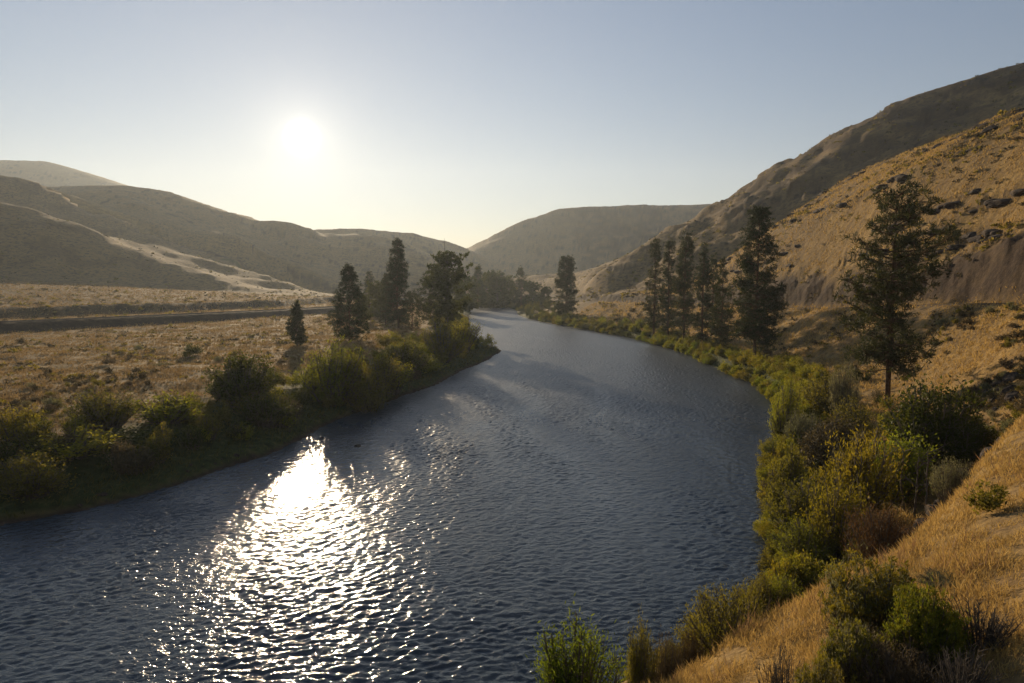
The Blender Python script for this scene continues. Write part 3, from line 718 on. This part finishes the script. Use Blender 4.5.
    tm, fm = tr[0].mesh('trunk', M['greybark']), fo.mesh('crown', M['dark'])
    for px, D, top, lab in ((497, 665, 274, 'rounded hazy tree in the middle of the far river bend'), (487, 700, 276, 'hazy tree just right of the pointed pine at the bend'), (508, 690, 279, 'low rounded hazy tree beside the far right bank pine'),
                       (466, 560, 279, 'hazy rounded tree where the left bank meets the bend'), (456, 470, 282, 'dim rounded tree behind the left bank point'), (533, 600, 283, 'low bushy tree right of the far right bank pine'), (545, 560, 288, 'small bushy tree between the lone pine and the far bend'),
                       (380, 360, 284, 'dim rounded tree behind the tallest left bank pine'), (360, 330, 296, 'low rounded tree behind the broad left bank pine')):
        x, y, z = pos_at(px, D); h = h_for(top, px, D, z)
        tree('deciduous_tree', lab, 'tree', (x, y, z), [tm], fm, None, None, 'rounded trees up the river', RND.uniform(0, 6), h / 17)
pines()
# ------------------------------------------------------------------ shrubs, each one a thing
SPEC = {   # kind: (builder settings near, settings far)
  'willow': (dict(stems=60, twigs=9, leaves=11, leaf=.050, leaf_w=.26, spread=.60, up=.6), dict(stems=34, twigs=6, leaves=8, leaf=.085, leaf_w=.34, spread=.66, up=.5)),
  'round': (dict(stems=64, twigs=9, leaves=11, leaf=.048, leaf_w=.5, spread=.62, up=.15, rough=.22), dict(stems=34, twigs=6, leaves=8, leaf=.08, leaf_w=.55, spread=.68, up=.15)),
  'sage': (dict(stems=70, twigs=9, leaves=9, leaf=.050, leaf_w=.24, spread=.68, up=.9, rough=.2, flat=.7, bare=.4), dict(stems=22, twigs=5, leaves=6, leaf=.15, leaf_w=.34, spread=.74, up=.6, flat=.7)),
}
CACHE = {}
def shrub_mesh(kind, lod, var, fm):
    key = (kind, lod, var)
    if key not in CACHE:
        w, f, tp = shrub(100 + var + 10 * lod + 31 * len(kind), **SPEC[kind][lod])
        CACHE[key] = (w.mesh('stems', M['greybark']), f.mesh('foliage', None))
    kf = (kind, lod, var, fm)
    if kf not in CACHE:
        me = CACHE[key][1].copy(); me.materials.clear(); me.materials.append(M[fm]); CACHE[kf] = me
    return CACHE[key][0], CACHE[kf]
NSHRUB = [0]
def put_shrub(x, y, z, h, wr, kind, fm, label, cat='shrub', group=None, name=None, lod=None, parts=None):
    D = math.hypot(x, y); pxh = h / D * F_PX
    lod = (0 if pxh > 34 else 1) if lod is None else lod
    w, f = shrub_mesh(kind, lod, RND.randrange(4), fm)
    sc = (h * wr, h * wr, h); rz = RND.uniform(0, 6.28)
    nm = name or {'willow': 'willow_shrub', 'round': 'leafy_shrub', 'sage': 'sagebrush'}[kind]
    NSHRUB[0] += 1
    if parts is None: parts = pxh > 22
    if parts:
        e = bpy.data.objects.new(nm, None); COL.objects.link(e); e.location = (x, y, z - .05); e.rotation_euler = (0, 0, rz); e.scale = sc
        add_obj('stems', w, e); add_obj('foliage', f, e)
    else:
        e = add_obj(nm, f, None, (x, y, z - .05), rz, sc)
    return tag(e, label, cat, group)
def z_of(px, D): return pos_at(px, D)
def named(px, D, top, wpx, kind, fm, label, dz=0, **k):
    x, y, z = pos_at(px, D); h = max(h_for(top, px, D, z), .4)
    rad = SPEC[kind][0]['spread'] * 2
    wr = (wpx / F_PX * D) / (h * rad)
    return put_shrub(x, y, z + dz, h, wr, kind, fm, label, **k)

def big_shrubs():
    # left bank, from the near end up the river
    for a in (
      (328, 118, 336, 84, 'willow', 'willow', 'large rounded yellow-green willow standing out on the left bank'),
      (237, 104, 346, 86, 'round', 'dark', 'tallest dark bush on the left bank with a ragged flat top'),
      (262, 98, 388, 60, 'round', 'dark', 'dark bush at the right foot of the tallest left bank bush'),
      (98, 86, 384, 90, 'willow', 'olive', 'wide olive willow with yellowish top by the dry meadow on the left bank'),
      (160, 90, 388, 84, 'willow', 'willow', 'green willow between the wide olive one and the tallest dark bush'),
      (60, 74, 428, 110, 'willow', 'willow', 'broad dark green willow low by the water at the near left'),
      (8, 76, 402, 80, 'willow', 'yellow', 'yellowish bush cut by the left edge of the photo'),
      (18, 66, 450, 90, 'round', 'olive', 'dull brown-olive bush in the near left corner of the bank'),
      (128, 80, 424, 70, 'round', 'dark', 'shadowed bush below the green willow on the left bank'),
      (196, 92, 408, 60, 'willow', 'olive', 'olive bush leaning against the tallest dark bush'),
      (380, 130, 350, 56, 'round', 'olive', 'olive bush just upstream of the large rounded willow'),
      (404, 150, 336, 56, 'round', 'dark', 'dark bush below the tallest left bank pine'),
      (352, 121, 350, 48, 'round', 'olive', 'upright olive bush touching the right side of the large rounded willow'),  # added to stop sun glint through the gap in the bushes
      (366, 118, 372, 50, 'round', 'olive', 'low rounded olive bush at the water right of the large rounded willow'),  # this bush and the next are added to shade the glinting water
      (392, 134, 360, 50, 'willow', 'willow', 'leafy willow at the water between the large rounded willow and the point'),
      (440, 180, 318, 62, 'willow', 'olive', 'tall olive willow below the big cottonwood'),
      (462, 205, 316, 48, 'willow', 'willow', 'green willow at the tip of the left bank point'),
      (425, 160, 352, 60, 'willow', 'willow', 'low willow at the water below the big cottonwood'),
      (160, 150, 362, 26, 'round', 'olive', 'small rounded bush alone on the meadow edge'),
      (190, 170, 342, 24, 'round', 'dark', 'small dark bush in the middle of the dry meadow'),
      (106, 150, 356, 18, 'willow', 'drysage', 'thin upright dry bush on the meadow near the left bank thicket'),
      (18, 200, 336, 12, 'willow', 'drysage', 'lone thin dry bush on the far meadow at the left edge'),
    ): named(*a, group='tall shrubs of the left bank')
    # right bank
    for a in (
      (866, 52, 414, 110, 'willow', 'yellow', 'tall yellowing willow in the middle of the near right thicket'),
      (812, 51, 468, 100, 'willow', 'olive', 'olive willow overhanging the water in the near right thicket'),
      (815, 45, 520, 84, 'willow', 'willow', 'yellow-green willow lowest at the waterline of the near right thicket'),
      (846, 46, 470, 84, 'willow', 'yellow', 'yellow-gold willow beside the rust brown bush'),
      (795, 58, 438, 54, 'round', 'olive', 'rounded olive bush jutting over the water at the upper right thicket'),
      (905, 56, 428, 96, 'round', 'green', 'deep green leafy bush behind the yellowing willow'),
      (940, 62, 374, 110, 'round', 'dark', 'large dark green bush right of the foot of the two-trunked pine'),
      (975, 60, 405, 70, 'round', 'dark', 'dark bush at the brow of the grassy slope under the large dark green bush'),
      (838, 66, 412, 80, 'round', 'drysage', 'dull grey-brown bush above the rounded olive bush'),
      (862, 74, 395, 60, 'willow', 'olive', 'tangled olive bush at the left foot of the two-trunked pine'),
      (810, 78, 408, 46, 'sage', 'sage', 'pale grey-green willow at the water upstream of the near right thicket'),
      (790, 88, 378, 46, 'willow', 'willow', 'bright yellow-green willow at the outside of the river bend'),
      (830, 96, 372, 60, 'round', 'olive', 'rounded olive bush left of the two-trunked pine'),
      (850, 88, 360, 36, 'sage', 'sage', 'pale grey bush just left of the two-trunked pine trunk'),
    ): named(*a, group='tall shrubs of the near right bank')
    # brow of the slope
    x = named(892, 30.5, 500, 84, 'sage', 'rust', 'rust brown dry bush on the brow beside the yellow-gold willow')
    named(960, 38, 455, 44, 'sage', 'sage', 'rounded grey-green sagebrush on the brow below the large dark bush')
    named(738, 25.2, 578, 116, 'sage', 'olive', 'olive-brown feathery bush on the brow above the water')
    named(578, 27.5, 606, 136, 'willow', 'green', 'dark green leafy willow at the bottom edge above the water', name='willow_shrub')
    named(646, 23.5, 606, 46, 'willow', 'olive', 'thin upright stems with sparse leaves beside the dark green willow')
    named(672, 23.8, 630, 52, 'sage', 'drysage', 'low drab bush between the thin stems and the feathery bush')
    named(700, 24.2, 625, 40, 'sage', 'rust', 'small dark brown bush touching the feathery bush')

def rabbitbrush():
    G = 'rabbitbrush clump in the foreground'
    def rb(px, D, top, wpx, seed, fm, bloom, label, **kw):
        x, y, z = pos_at(px, D); h = h_for(top, px, D, z)
        k = dict(stems=90, twigs=9, leaves=10, leaf=.052, leaf_w=.16, spread=.62, up=1.1, rough=.2, flat=.6, bare=.45, curve=.1, tipball=.055 if bloom else 0); k.update(kw)
        w, f, t = shrub(seed, **k)
        e = bpy.data.objects.new('rabbitbrush', None); COL.objects.link(e); e.location = (x, y, z - .08)
        wr = (wpx / F_PX * D) / (h * 1.24); e.scale = (h * wr, h * wr, h); e.rotation_euler = (0, 0, seed)
        add_obj('stems', w.mesh('stems', M['greybark']), e); add_obj('foliage', f.mesh('foliage', M[fm]), e)
        if bloom and t.V: add_obj('flowers', t.mesh('flowers', M[bloom]), e)
        tag(e, label, 'shrub', G)
    rb(890, 17.5, 556, 116, 301, 'sage', 'bloom', 'tall grey-green rabbitbrush with knobbly green tips in the foreground')
    rb(945, 15.5, 582, 92, 302, 'green', 'bloom', 'bright green rabbitbrush at the centre of the foreground clump')
    rb(862, 15.2, 618, 76, 303, 'sage', 'bloom', 'low rabbitbrush with yellow tips at the left of the foreground clump')
    rb(908, 14.8, 630, 110, 304, 'drysage', None, 'dry grey brush in front of the bright green rabbitbrush')
    rb(960, 20, 572, 70, 305, 'sage', None, 'grey sagebrush behind the bright green rabbitbrush')
    rb(838, 13.8, 652, 60, 306, 'sage', 'bloom', 'small rabbitbrush with yellow flower heads at the bottom edge')
    # bare dead brush
    def dead(px, D, top, wpx, seed, label, **k):
        x, y, z = pos_at(px, D); h = h_for(top, px, D, z)
        kk = dict(stems=70, twigs=14, leaves=0, spread=.75, flat=.5, curve=.15, bare=.2, up=.2); kk.update(k)
        w, f, t = shrub(seed, **kk); wr = (wpx / F_PX * D) / (h * 1.5)
        o = add_obj('dead_brush', w.mesh('dead_brush', M['greybark']), None, (x, y, z - .05), seed, (h * wr, h * wr, h))
        tag(o, label, 'dead shrub')
    dead(1003, 15.5, 590, 90, 311, 'tangle of bare dark dead twigs right of the rabbitbrush clump')
    dead(985, 13.5, 640, 90, 312, 'low sprawl of bare twigs at the bottom right corner')
    dead(800, 15.5, 640, 74, 313, 'arching bare twigs left of the rabbitbrush clump')
    dead(1016, 24, 545, 22, 314, 'small black dead shrub on the grass at the right edge')
    # bare small trees in the hollow
    for px, D, top, sd, lab in ((928, 50, 455, 5, 'thin crooked dead trunk in the right hollow beside the brow'), (938, 49, 452, 9, 'straight pale dead trunk nearest the brow in the right hollow'), (915, 52, 448, 14, 'leaning dead trunk deepest in the right hollow')):
        x, y, z = pos_at(px, D); h = h_for(top, px, D, z); r = np.random.default_rng(sd); g = Geo()
        t = np.linspace(0, 1, 9); P = np.stack([np.cumsum(r.normal(0, .05, 9)), np.cumsum(r.normal(0, .05, 9)), t * h], 1)
        g.tube(P, .10 * (1 - t * .7), 6)
        for k in range(9):
            q = r.uniform(.4, 1); a = r.uniform(0, 6.28); L = r.uniform(.5, 1.6); b = np.array([np.interp(q, t, P[:, i]) for i in range(3)])
            g.tube(np.stack([b, b + [math.cos(a) * L * .5, math.sin(a) * L * .5, .35], b + [math.cos(a) * L, math.sin(a) * L, .4 + r.uniform(-.2, .5)]]), [.04, .03, .012], 4)
        tag(add_obj('dead_tree', g.mesh('dead_tree', M['greybark']), None, (x, y, z - .1)), lab, 'dead tree')

def inframe(x, y, z, m=40):
    x, y, z = map(np.asarray, (x, y, z))
    f = y * CP - (z - CAM_H) * SP; v = y * SP + (z - CAM_H) * CP
    px = 512 + F_PX * x / f; py = 341.5 - F_PX * v / f
    return px, py, (px > -m) & (px < 1024 + m) & (py < 683 + m) & (py > 0) & (f > 2)
def visible(x, y, z, h, n=40):
    """not hidden by the terrain"""
    ok = np.ones(len(x), bool); zt = z + h
    for t in np.concatenate([np.linspace(.15, .9, n - 14), np.linspace(.91, .99, 14)]):
        ok &= fast(x * t, y * t) < CAM_H + (zt - CAM_H) * t + .05
    return ok
def along(P, y0, y1, n, off0, off1, sgn, r):
    k = r.uniform(0, 1, n); s = np.concatenate([[0], np.cumsum(np.hypot(*np.diff(P, axis=0).T))])
    m = (P[:, 1] >= y0) & (P[:, 1] <= y1); q = s[m].min() + k * (s[m].max() - s[m].min())
    x = np.interp(q, s, P[:, 0]); y = np.interp(q, s, P[:, 1]); e = .5
    tx = np.interp(q + e, s, P[:, 0]) - np.interp(q - e, s, P[:, 0]); ty = np.interp(q + e, s, P[:, 1]) - np.interp(q - e, s, P[:, 1])
    L = np.hypot(tx, ty) + 1e-6; o = r.uniform(off0, off1, n)
    return x - sgn * ty / L * o * -1 * -1, y + sgn * tx / L * o, o
def thickets():
    r = np.random.default_rng(77)
    cols = {'willow': 'green', 'olive': 'olive', 'dark': 'dark', 'yellow': 'yellowish', 'drysage': 'drab brown', 'sage': 'pale grey', 'green': 'fresh green'}
    def belt(P, y0, y1, n, o0, o1, sgn, h0, h1, mix, where, kinds=('willow', 'round')):
        x, y, o = along(P, y0, y1, n, o0, o1, sgn, r)
        z = fast(x, y)
        px, py, ok = inframe(x, y, z)
        ok &= (z > -.7); z = np.maximum(z, 0.)
        ok &= visible(x, y, z, np.full(n, h1 * .8))
        for i in np.nonzero(ok)[0]:
            fm = mix[r.integers(len(mix))]; kd = kinds[r.integers(len(kinds))]
            h = r.uniform(h0, h1); size = 'low' if h < (h0 + h1) / 2 else 'taller'
            row = 'water-side' if o[i] < (o0 + o1) / 2 else 'landward'; what = 'willow' if kd == 'willow' else 'bush'
            found.append((h / math.hypot(x[i], y[i]), kd, (x[i], y[i], z[i], h, r.uniform(.75, 1.15), kd, fm, f"{size} {cols[fm]} {what} in {row} row {where}", 'shrub',
                          f"{size} {cols[fm]} {what}, {row}, {where}")))
    found = []
    L, R = LSH, RSH
    belt(L, 52, 100, 62, 3.5, 19, 1, 2.0, 4.2, ['dark', 'olive', 'olive', 'willow', 'drysage'], 'of the near left bank')
    belt(L, 100, 150, 56, 3, 18, 1, 1.9, 4.4, ['dark', 'olive', 'willow', 'drysage'], 'below the large rounded left willow')
    belt(L, 150, 232, 70, 4, 26, 1, 2.2, 5.5, ['dark', 'olive', 'willow', 'olive'], 'of the left bank point')
    belt(L, 236, 420, 55, 2, 16, 1, 2.5, 6, ['dark', 'olive', 'willow'], 'behind the left bank point')
    belt(L, 430, 690, 50, 2, 30, 1, 3, 8, ['dark', 'olive'], 'at the left far bend')
    belt(R, 34, 60, 60, -.3, 3.5, -1, 1.2, 2.2, ['olive', 'willow', 'yellow'], 'at the near right waterline')
    belt(R, 36, 60, 40, .2, 8, -1, 1.4, 3.0, ['olive', 'willow', 'yellow', 'olive'], 'of the near right thicket')
    belt(R, 58, 98, 50, -.6, 3, -1, 1.2, 2.4, ['olive', 'willow', 'yellow'], 'at the waterline below the two-trunked pine')
    belt(R, 60, 100, 64, .2, 15, -1, 1.4, 3.2, ['olive', 'willow', 'drysage', 'yellow', 'dark'], 'below the two-trunked pine')
    belt(R, 96, 180, 150, -.9, 3.5, -1, 1.3, 2.8, ['willow', 'olive', 'willow', 'yellow', 'green'], 'at the right bend waterline')
    belt(R, 100, 180, 60, 2, 8, -1, 1.8, 3.6, ['willow', 'olive', 'willow', 'yellow'], 'of the right bank bend')
    belt(R, 100, 180, 30, 6, 14, -1, 1.2, 2.6, ['olive', 'drysage', 'dark'], 'at foot of right pine row')
    belt(R, 180, 280, 120, -1, 3, -1, 1.6, 3.2, ['willow', 'olive', 'green'], 'at the waterline under the right pine row')
    belt(R, 180, 280, 50, 2, 8, -1, 1.8, 4.0, ['willow', 'olive', 'dark'], 'under the right pine row')
    belt(R, 280, 440, 90, -1.5, 5, -1, 2, 4.2, ['willow', 'olive', 'dark'], 'at the waterline by the lone right pine')
    belt(R, 280, 440, 50, 3, 13, -1, 2.5, 5.0, ['willow', 'olive', 'dark'], 'by the lone right pine')
    belt(R, 440, 720, 60, .2, 24, -1, 3, 7.5, ['olive', 'dark'], 'at the right far bend')

    # the ones that show largest are things; what is left of the belts is one mass
    for kd, most in (('willow', 272), ('round', 272)):
        lst = sorted([f for f in found if f[1] == kd], key=lambda f: -f[0])
        for f in lst[:most]: put_shrub(*f[2])
        Vs, Fs, Ms, n, mats = [], [], [], 0, ['willow', 'olive', 'dark', 'yellow', 'drysage', 'green']
        for f in lst[most:]:
            x, y, z, h, wr, _, fm = f[2][:7]
            me = shrub_mesh(kd, 1, r.integers(4).item(), fm)[1]
            if me.name not in BUF:
                v = np.empty(len(me.vertices) * 3, np.float32); me.vertices.foreach_get('co', v)
                q = np.empty(len(me.loops), np.int32); me.loops.foreach_get('vertex_index', q); BUF[me.name] = (v.reshape(-1, 3), q.reshape(-1, 4))
            v, q = BUF[me.name]; a = r.uniform(0, 6.28); c, sn = math.cos(a), math.sin(a)
            Vs.append(np.stack([(v[:, 0] * c - v[:, 1] * sn) * h * wr + x, (v[:, 0] * sn + v[:, 1] * c) * h * wr + y, v[:, 2] * h + z - .05], 1)); Fs.append(q + n); n += len(v)
            Ms.append(np.full(len(q), mats.index(fm) if fm in mats else 1))
        if Vs:
            o = mesh_np('riverside_shrubbery', np.concatenate(Vs), np.concatenate(Fs), None, True, mats=[M[k] for k in mats], mat_idx=np.concatenate(Ms))
            tag(o, 'dense riverside willow growth filling the banks upstream' if kd == 'willow' else 'dense leafy undergrowth filling the banks upstream', 'shrubbery', kind='stuff')
        print(kd, len(lst))
BUF = {}

def sagebrush():
    """dry-slope shrubs: the 260 that show largest are things, the rest are one mass"""
    r = np.random.default_rng(5)
    n = 110000
    az = np.radians(r.uniform(-39, 39, n)); D = np.exp(r.uniform(math.log(24), math.log(900), n))
    x, y = D * np.sin(az), D * np.cos(az)
    z, dl, dr, sb, sbe, n_s, n_m = fast(x, y, True)
    left = dl > dr
    cl = fbm(x / 22., y / 22., 55, 3)
    dens = np.where(left, .30 * smooth(-.4, .6, cl) * smooth(22, 40, dl), .70 * smooth(-.25, .5, cl) * smooth(10, 20, dr))
    dens *= np.where(left & (np.abs(sb) < 14), 0, 1) * np.where(~left & (np.abs(sbe) < 4), 0, 1)
    dens = np.where(left & (sb > 20), dens * (1.0 + 1.2 * smooth(40, 60, sb) * (1 - smooth(90, 140, sb))), dens)
    dens *= np.where(D < 62, .012, 1) * np.clip((D / 130.) ** .7, .3, 1.5)
    keep = r.uniform(0, 1, n) < dens * .55
    x, y, z, left, sbe = x[keep], y[keep], z[keep], left[keep], sbe[keep]
    h = r.uniform(.45, 1.15, len(x)) * np.where(r.uniform(0, 1, len(x)) < .1, 1.6, 1.)
    h *= np.where(np.hypot(x, y) > 350, 1.5, 1)
    px, py, ok = inframe(x, y, z, 5); ok &= visible(x, y, z, h)
    x, y, z, h, left, px, py, sbe = [a[ok] for a in (x, y, z, h, left, px, py, sbe)]
    size = h / np.hypot(x, y)
    order = np.argsort(-size)
    print('scrub', len(order))
    fms = ['drysage', 'drysage', 'sage', 'olive', 'drysage']
    cn = {'drysage': 'drab', 'sage': 'pale', 'olive': 'olive', 'dark': 'dark'}
    for i in order[:260]:
        fm = fms[r.integers(5)]; D_ = math.hypot(x[i], y[i])
        if left[i]: where = 'on the dry meadow ' + ('close behind the left bank thicket' if D_ < 120 else 'between the thicket and the highway' if D_ < 200 else 'near the highway')
        else: where = ('on the grassy slope in the foreground' if D_ < 60 else 'on the slope below the rail bench' if sbe[i] < 0 else 'on the golden hillside above the rail bench')
        sz = 'knee-high' if h[i] < .8 else 'waist-high'
        put_shrub(x[i], y[i], z[i], h[i], r.uniform(.8, 1.5), 'sage', fm, f'{sz} {cn[fm]} sagebrush clump {where}', 'shrub', f'{sz} {cn[fm]} sagebrush {where}', name='sagebrush', lod=1, parts=False)
    rest = order[260:]
    # low detail mass
    for fm, sub in (('drysage', rest[0::2]), ('olive', rest[1::2])):
        g = Geo(); k = len(sub); nb = 16
        C = np.stack([x[sub], y[sub], z[sub]], 1)[:, None]; hh = h[sub][:, None, None]
        d = unit(r, k * nb).reshape(k, nb, 3) * np.array([1, 1, .7]) + np.array([0, 0, .35])
        base = C + d * hh * np.array([.75, .75, .4]) * r.uniform(.1, .6, (k, nb, 1)) + np.array([0, 0, .02])
        g.blades(base.reshape(-1, 3), (d + r.normal(0, .4, d.shape)).reshape(-1, 3), np.repeat(h[sub] * .75, nb), np.repeat(h[sub] * .42, nb), r)
        tag(add_obj('sagebrush_scrub', g.mesh('sagebrush_scrub', M[fm])), 'scattered far sagebrush on the dry valley slopes', 'scrub', kind='stuff')

def grass():
    r = np.random.default_rng(9)
    def field(name, n, cond, hh, wd, mat, label, az0=-38, az1=38, D0=9, D1=300, lean=.55, pw=1.0, clump=1.0, bias=.55):
        az = np.radians(r.uniform(az0, az1, n)); D = np.exp(r.uniform(0, 1, n) ** pw * math.log(D1 / D0)) * D0
        x, y = D * np.sin(az), D * np.cos(az)
        z, dl, dr, sb, sbe, n_s, n_m = fast(x, y, True)
        cl = fbm(x / 1.6, y / 1.6, 71, 3); cb = fbm(x / 9., y / 9., 72, 2)
        p = cond(x, y, D, dl, dr, sb, sbe) * np.clip(bias + clump * (cl * .6 + cb * .4), 0, 1)
        px, py, ok = inframe(x, y, z, 10)
        k = ok & (r.uniform(0, 1, n) < p)
        x, y, z, D, cl, cb = [a[k] for a in (x, y, z, D, cl, cb)]
        h = hh(D) * np.clip(1 + .5 * cb + .25 * cl, .4, 1.7) * r.uniform(.55, 1.25, len(x))
        g = Geo()
        d = np.stack([r.normal(.25, lean, len(x)), r.normal(.1, lean, len(x)), np.full(len(x), 1.)], 1)
        g.blades(np.stack([x, y, z - .03], 1), d, h, wd(D), r, .25)
        print(name, len(x))
        tag(add_obj(name, g.mesh(name, M[mat], False)), label, 'grass', kind='stuff')
    def rightslope(x, y, D, dl, dr, sb, sbe): return np.where(dr > dl, smooth(5, 10, dr) * np.where((np.abs(sbe) < 3) & (y > 25), 0, 1) * (1 - smooth(3, 5, sbe) * (1 - smooth(9, 14, sbe))), 0)
    field('dry_grass', 560000, rightslope, lambda D: np.clip(.30 + D * .0016, .3, .95), lambda D: np.clip(D * .0010, .010, .30), 'straw', 'dry golden grass covering the right slope', -5, 38, 9, 430, pw=.85, clump=1.7)
    field('bunchgrass', 60000, lambda x, y, D, dl, dr, sb, sbe: rightslope(x, y, D, dl, dr, sb, sbe), lambda D: .62 + 0 * D, lambda D: np.clip(D * .0010, .010, .16), 'pale', 'taller pale bunchgrass on the near slope', -5, 38, 9, 75, pw=.9, clump=4.0, bias=-1.1)
    def meadow(x, y, D, dl, dr, sb, sbe): return np.where(dl > dr, smooth(14, 28, dl) * np.where(np.abs(sb) < 12, 0, 1), 0)
    field('meadow_grass', 300000, meadow, lambda D: .42 + D * .0006, lambda D: np.clip(D * .0011, .05, .55), 'pale', 'dry golden grass of the left meadow', -40, 5, 70, 640, clump=2.2)
    def sedge(x, y, D, dl, dr, sb, sbe): return np.where(dl > dr, smooth(.3, 1.0, dl) * (1 - smooth(8, 16, dl)), smooth(.3, 1.0, dr) * (1 - smooth(5, 11, dr)) * smooth(34, 55, y))
    field('sedge', 260000, sedge, lambda D: .7 + 0 * D, lambda D: np.clip(D * .0010, .05, .25), 'reed', 'green sedge and reeds along both water edges', -40, 38, 34, 420, clump=.7)

def driftwood(): pass
def rocks():
    r = np.random.default_rng(3)
    import bmesh
    def mk(seed):
        bm = bmesh.new(); bmesh.ops.create_icosphere(bm, subdivisions=3, radius=1)
        q = np.random.default_rng(seed); pl = unit(q, 9); ds = q.uniform(.55, .85, 9)
        for v in bm.verts:
            c = np.array(v.co)
            for n_, d_ in zip(pl, ds):
                e = c @ n_ - d_
                if e > 0: c = c - n_ * e
            v.co = Vector(c * (1 + .05 * math.sin(7 * c[0] + seed) * math.sin(6 * c[1])))
        me = bpy.data.meshes.new('boulder'); bm.to_mesh(me); bm.free(); me.materials.append(M['rock']); return me
    ms = [mk(k) for k in range(5)]
    def rk(px, D, s, label, group=None, dz=0., flat=.7, onwater=False):
        x, y, z = pos_at(px, D)
        if onwater: z = 0
        o = add_obj('boulder', ms[r.integers(5)], None, (x, y, z + dz), r.uniform(0, 6), (s, s * r.uniform(.7, 1.1), s * flat))
        tag(o, label, 'rock', group)
    rk(355, 92, .55, 'small dark stone breaking the river surface in front of the left bank', onwater=True, flat=.5)
    rk(318, 97, .3, 'tiny stone in the sun glitter by the left bank', onwater=True)
    rk(478, 190, .5, 'dark stone in the shallows off the left bank point', onwater=True)
    rk(470, 182, .4, 'second stone nearer the bank in the shallows off the left point', onwater=True)
    rk(789, 82, .35, 'pale stone at the waterline of the right bank', onwater=True)
    for px, D, s in ((927, 41, .8), (938, 41.5, .7), (948, 42.5, .9), (955, 43, .6), (965, 44.5, .8), (980, 47, .9), (1000, 50, 1.0), (1012, 52, .7)):
        rk(px, D, s, 'grey basalt block in the rubble strip along the brow of the grassy slope', 'basalt blocks along the brow')
    # basalt breaking out of the right hillside along its strata
    n = 12000; az = np.radians(r.uniform(4, 38, n)); D = np.exp(r.uniform(math.log(110), math.log(460), n)); x, y = D * np.sin(az), D * np.cos(az)
    z, dl, dr, sb, sbe, n_s, n_m = fast(x, y, True)
    s_ = (z + 4 * n_m + 1.5 * n_s + .15 * y) / 8.; fr = s_ - np.floor(s_); led = smooth(-.25, .2, fbm(x / 45. + z / 20., y / 70., 33, 4))
    px, py, ok = inframe(x, y, z, 5); ok &= (sbe > 10) & (dr > dl) & (led > .45) & (fr > .3) & (fr < .6) & visible(x, y, z, np.full(n, 1.))
    for i in np.nonzero(ok)[0][:170]:
        s_ = r.uniform(.7, 2.0); o = add_obj('rock_outcrop', ms[r.integers(5)], None, (x[i], y[i], z[i] - .2), r.uniform(1.2, 1.9), (s_ * r.uniform(1.2, 2.4), s_, s_ * .55))
        where = 'low, just above the rail cut' if sbe[i] < 30 else 'half way up' if z[i] < 62 else 'near the crest'
        tag(o, f'dark basalt ledge on the golden right hillside, {where}', 'rock', f'basalt ledges of the right hillside, {where}')
    print('ledges', int(ok.sum()))
    xs, ys, _ = along(LSH, 56, 240, 60, .2, 2.2, 1, r)
    zs = fast(xs, ys)
    for x, y, z in zip(xs, ys, zs):
        s_ = r.uniform(.12, .42); o = add_obj('shore_stone', ms[r.integers(5)], None, (x, y, max(z, -.05)), r.uniform(0, 6), (s_, s_ * r.uniform(.6, 1.1), s_ * .6))
        where = 'near left' if y < 100 else 'middle left' if y < 150 else 'far left'
        tag(o, f'small dark stone at the waterline of the {where} bank', 'rock', f'shore stones of the {where} bank')
    for px, D, s in ((1000, 76, 1.0), (1015, 75, 1.4), (1022, 72, 1.2), (1008, 80, 1.1), (994, 80, .8), (1010, 77, .9), (1020, 78, 1.3), (1003, 73, .7)):
        rk(px, D, s, 'dark basalt outcrop rock on the slope below the rail bench at the right edge', 'outcrop at the right edge', -.3, .9)
big_shrubs(); rabbitbrush(); thickets(); sagebrush(); grass(); rocks()
print('shrubs', NSHRUB[0])
def mat_asphalt():
    t = NT('asphalt'); tc = t.n('ShaderNodeTexCoord').outputs['Object']
    d = t.n('ShaderNodeBsdfDiffuse'); t.l(t.ramp(t.noise(tc, .6, 5, .6), [(.3, (.034, .032, .030)), (.7, (.062, .057, .052))]), d.inputs['Color'])
    return t.out(d.outputs[0])
make_light(); make_haze(); make_ground(); make_river()
ribbon('highway', ROA, 5.0, mat_asphalt(), .06)
S.render.engine = 'CYCLES'
S.cycles.use_denoising = True
S.cycles.max_bounces = 8; S.cycles.diffuse_bounces = 3; S.cycles.glossy_bounces = 3; S.cycles.transmission_bounces = 4; S.cycles.volume_bounces = 1; S.cycles.transparent_max_bounces = 8
S.cycles.sample_clamp_indirect = 4
S.view_settings.view_transform = 'Standard'; S.view_settings.look = 'None'
S.view_settings.exposure = EXPO; S.view_settings.gamma = 1
print('script', time.time() - T0)
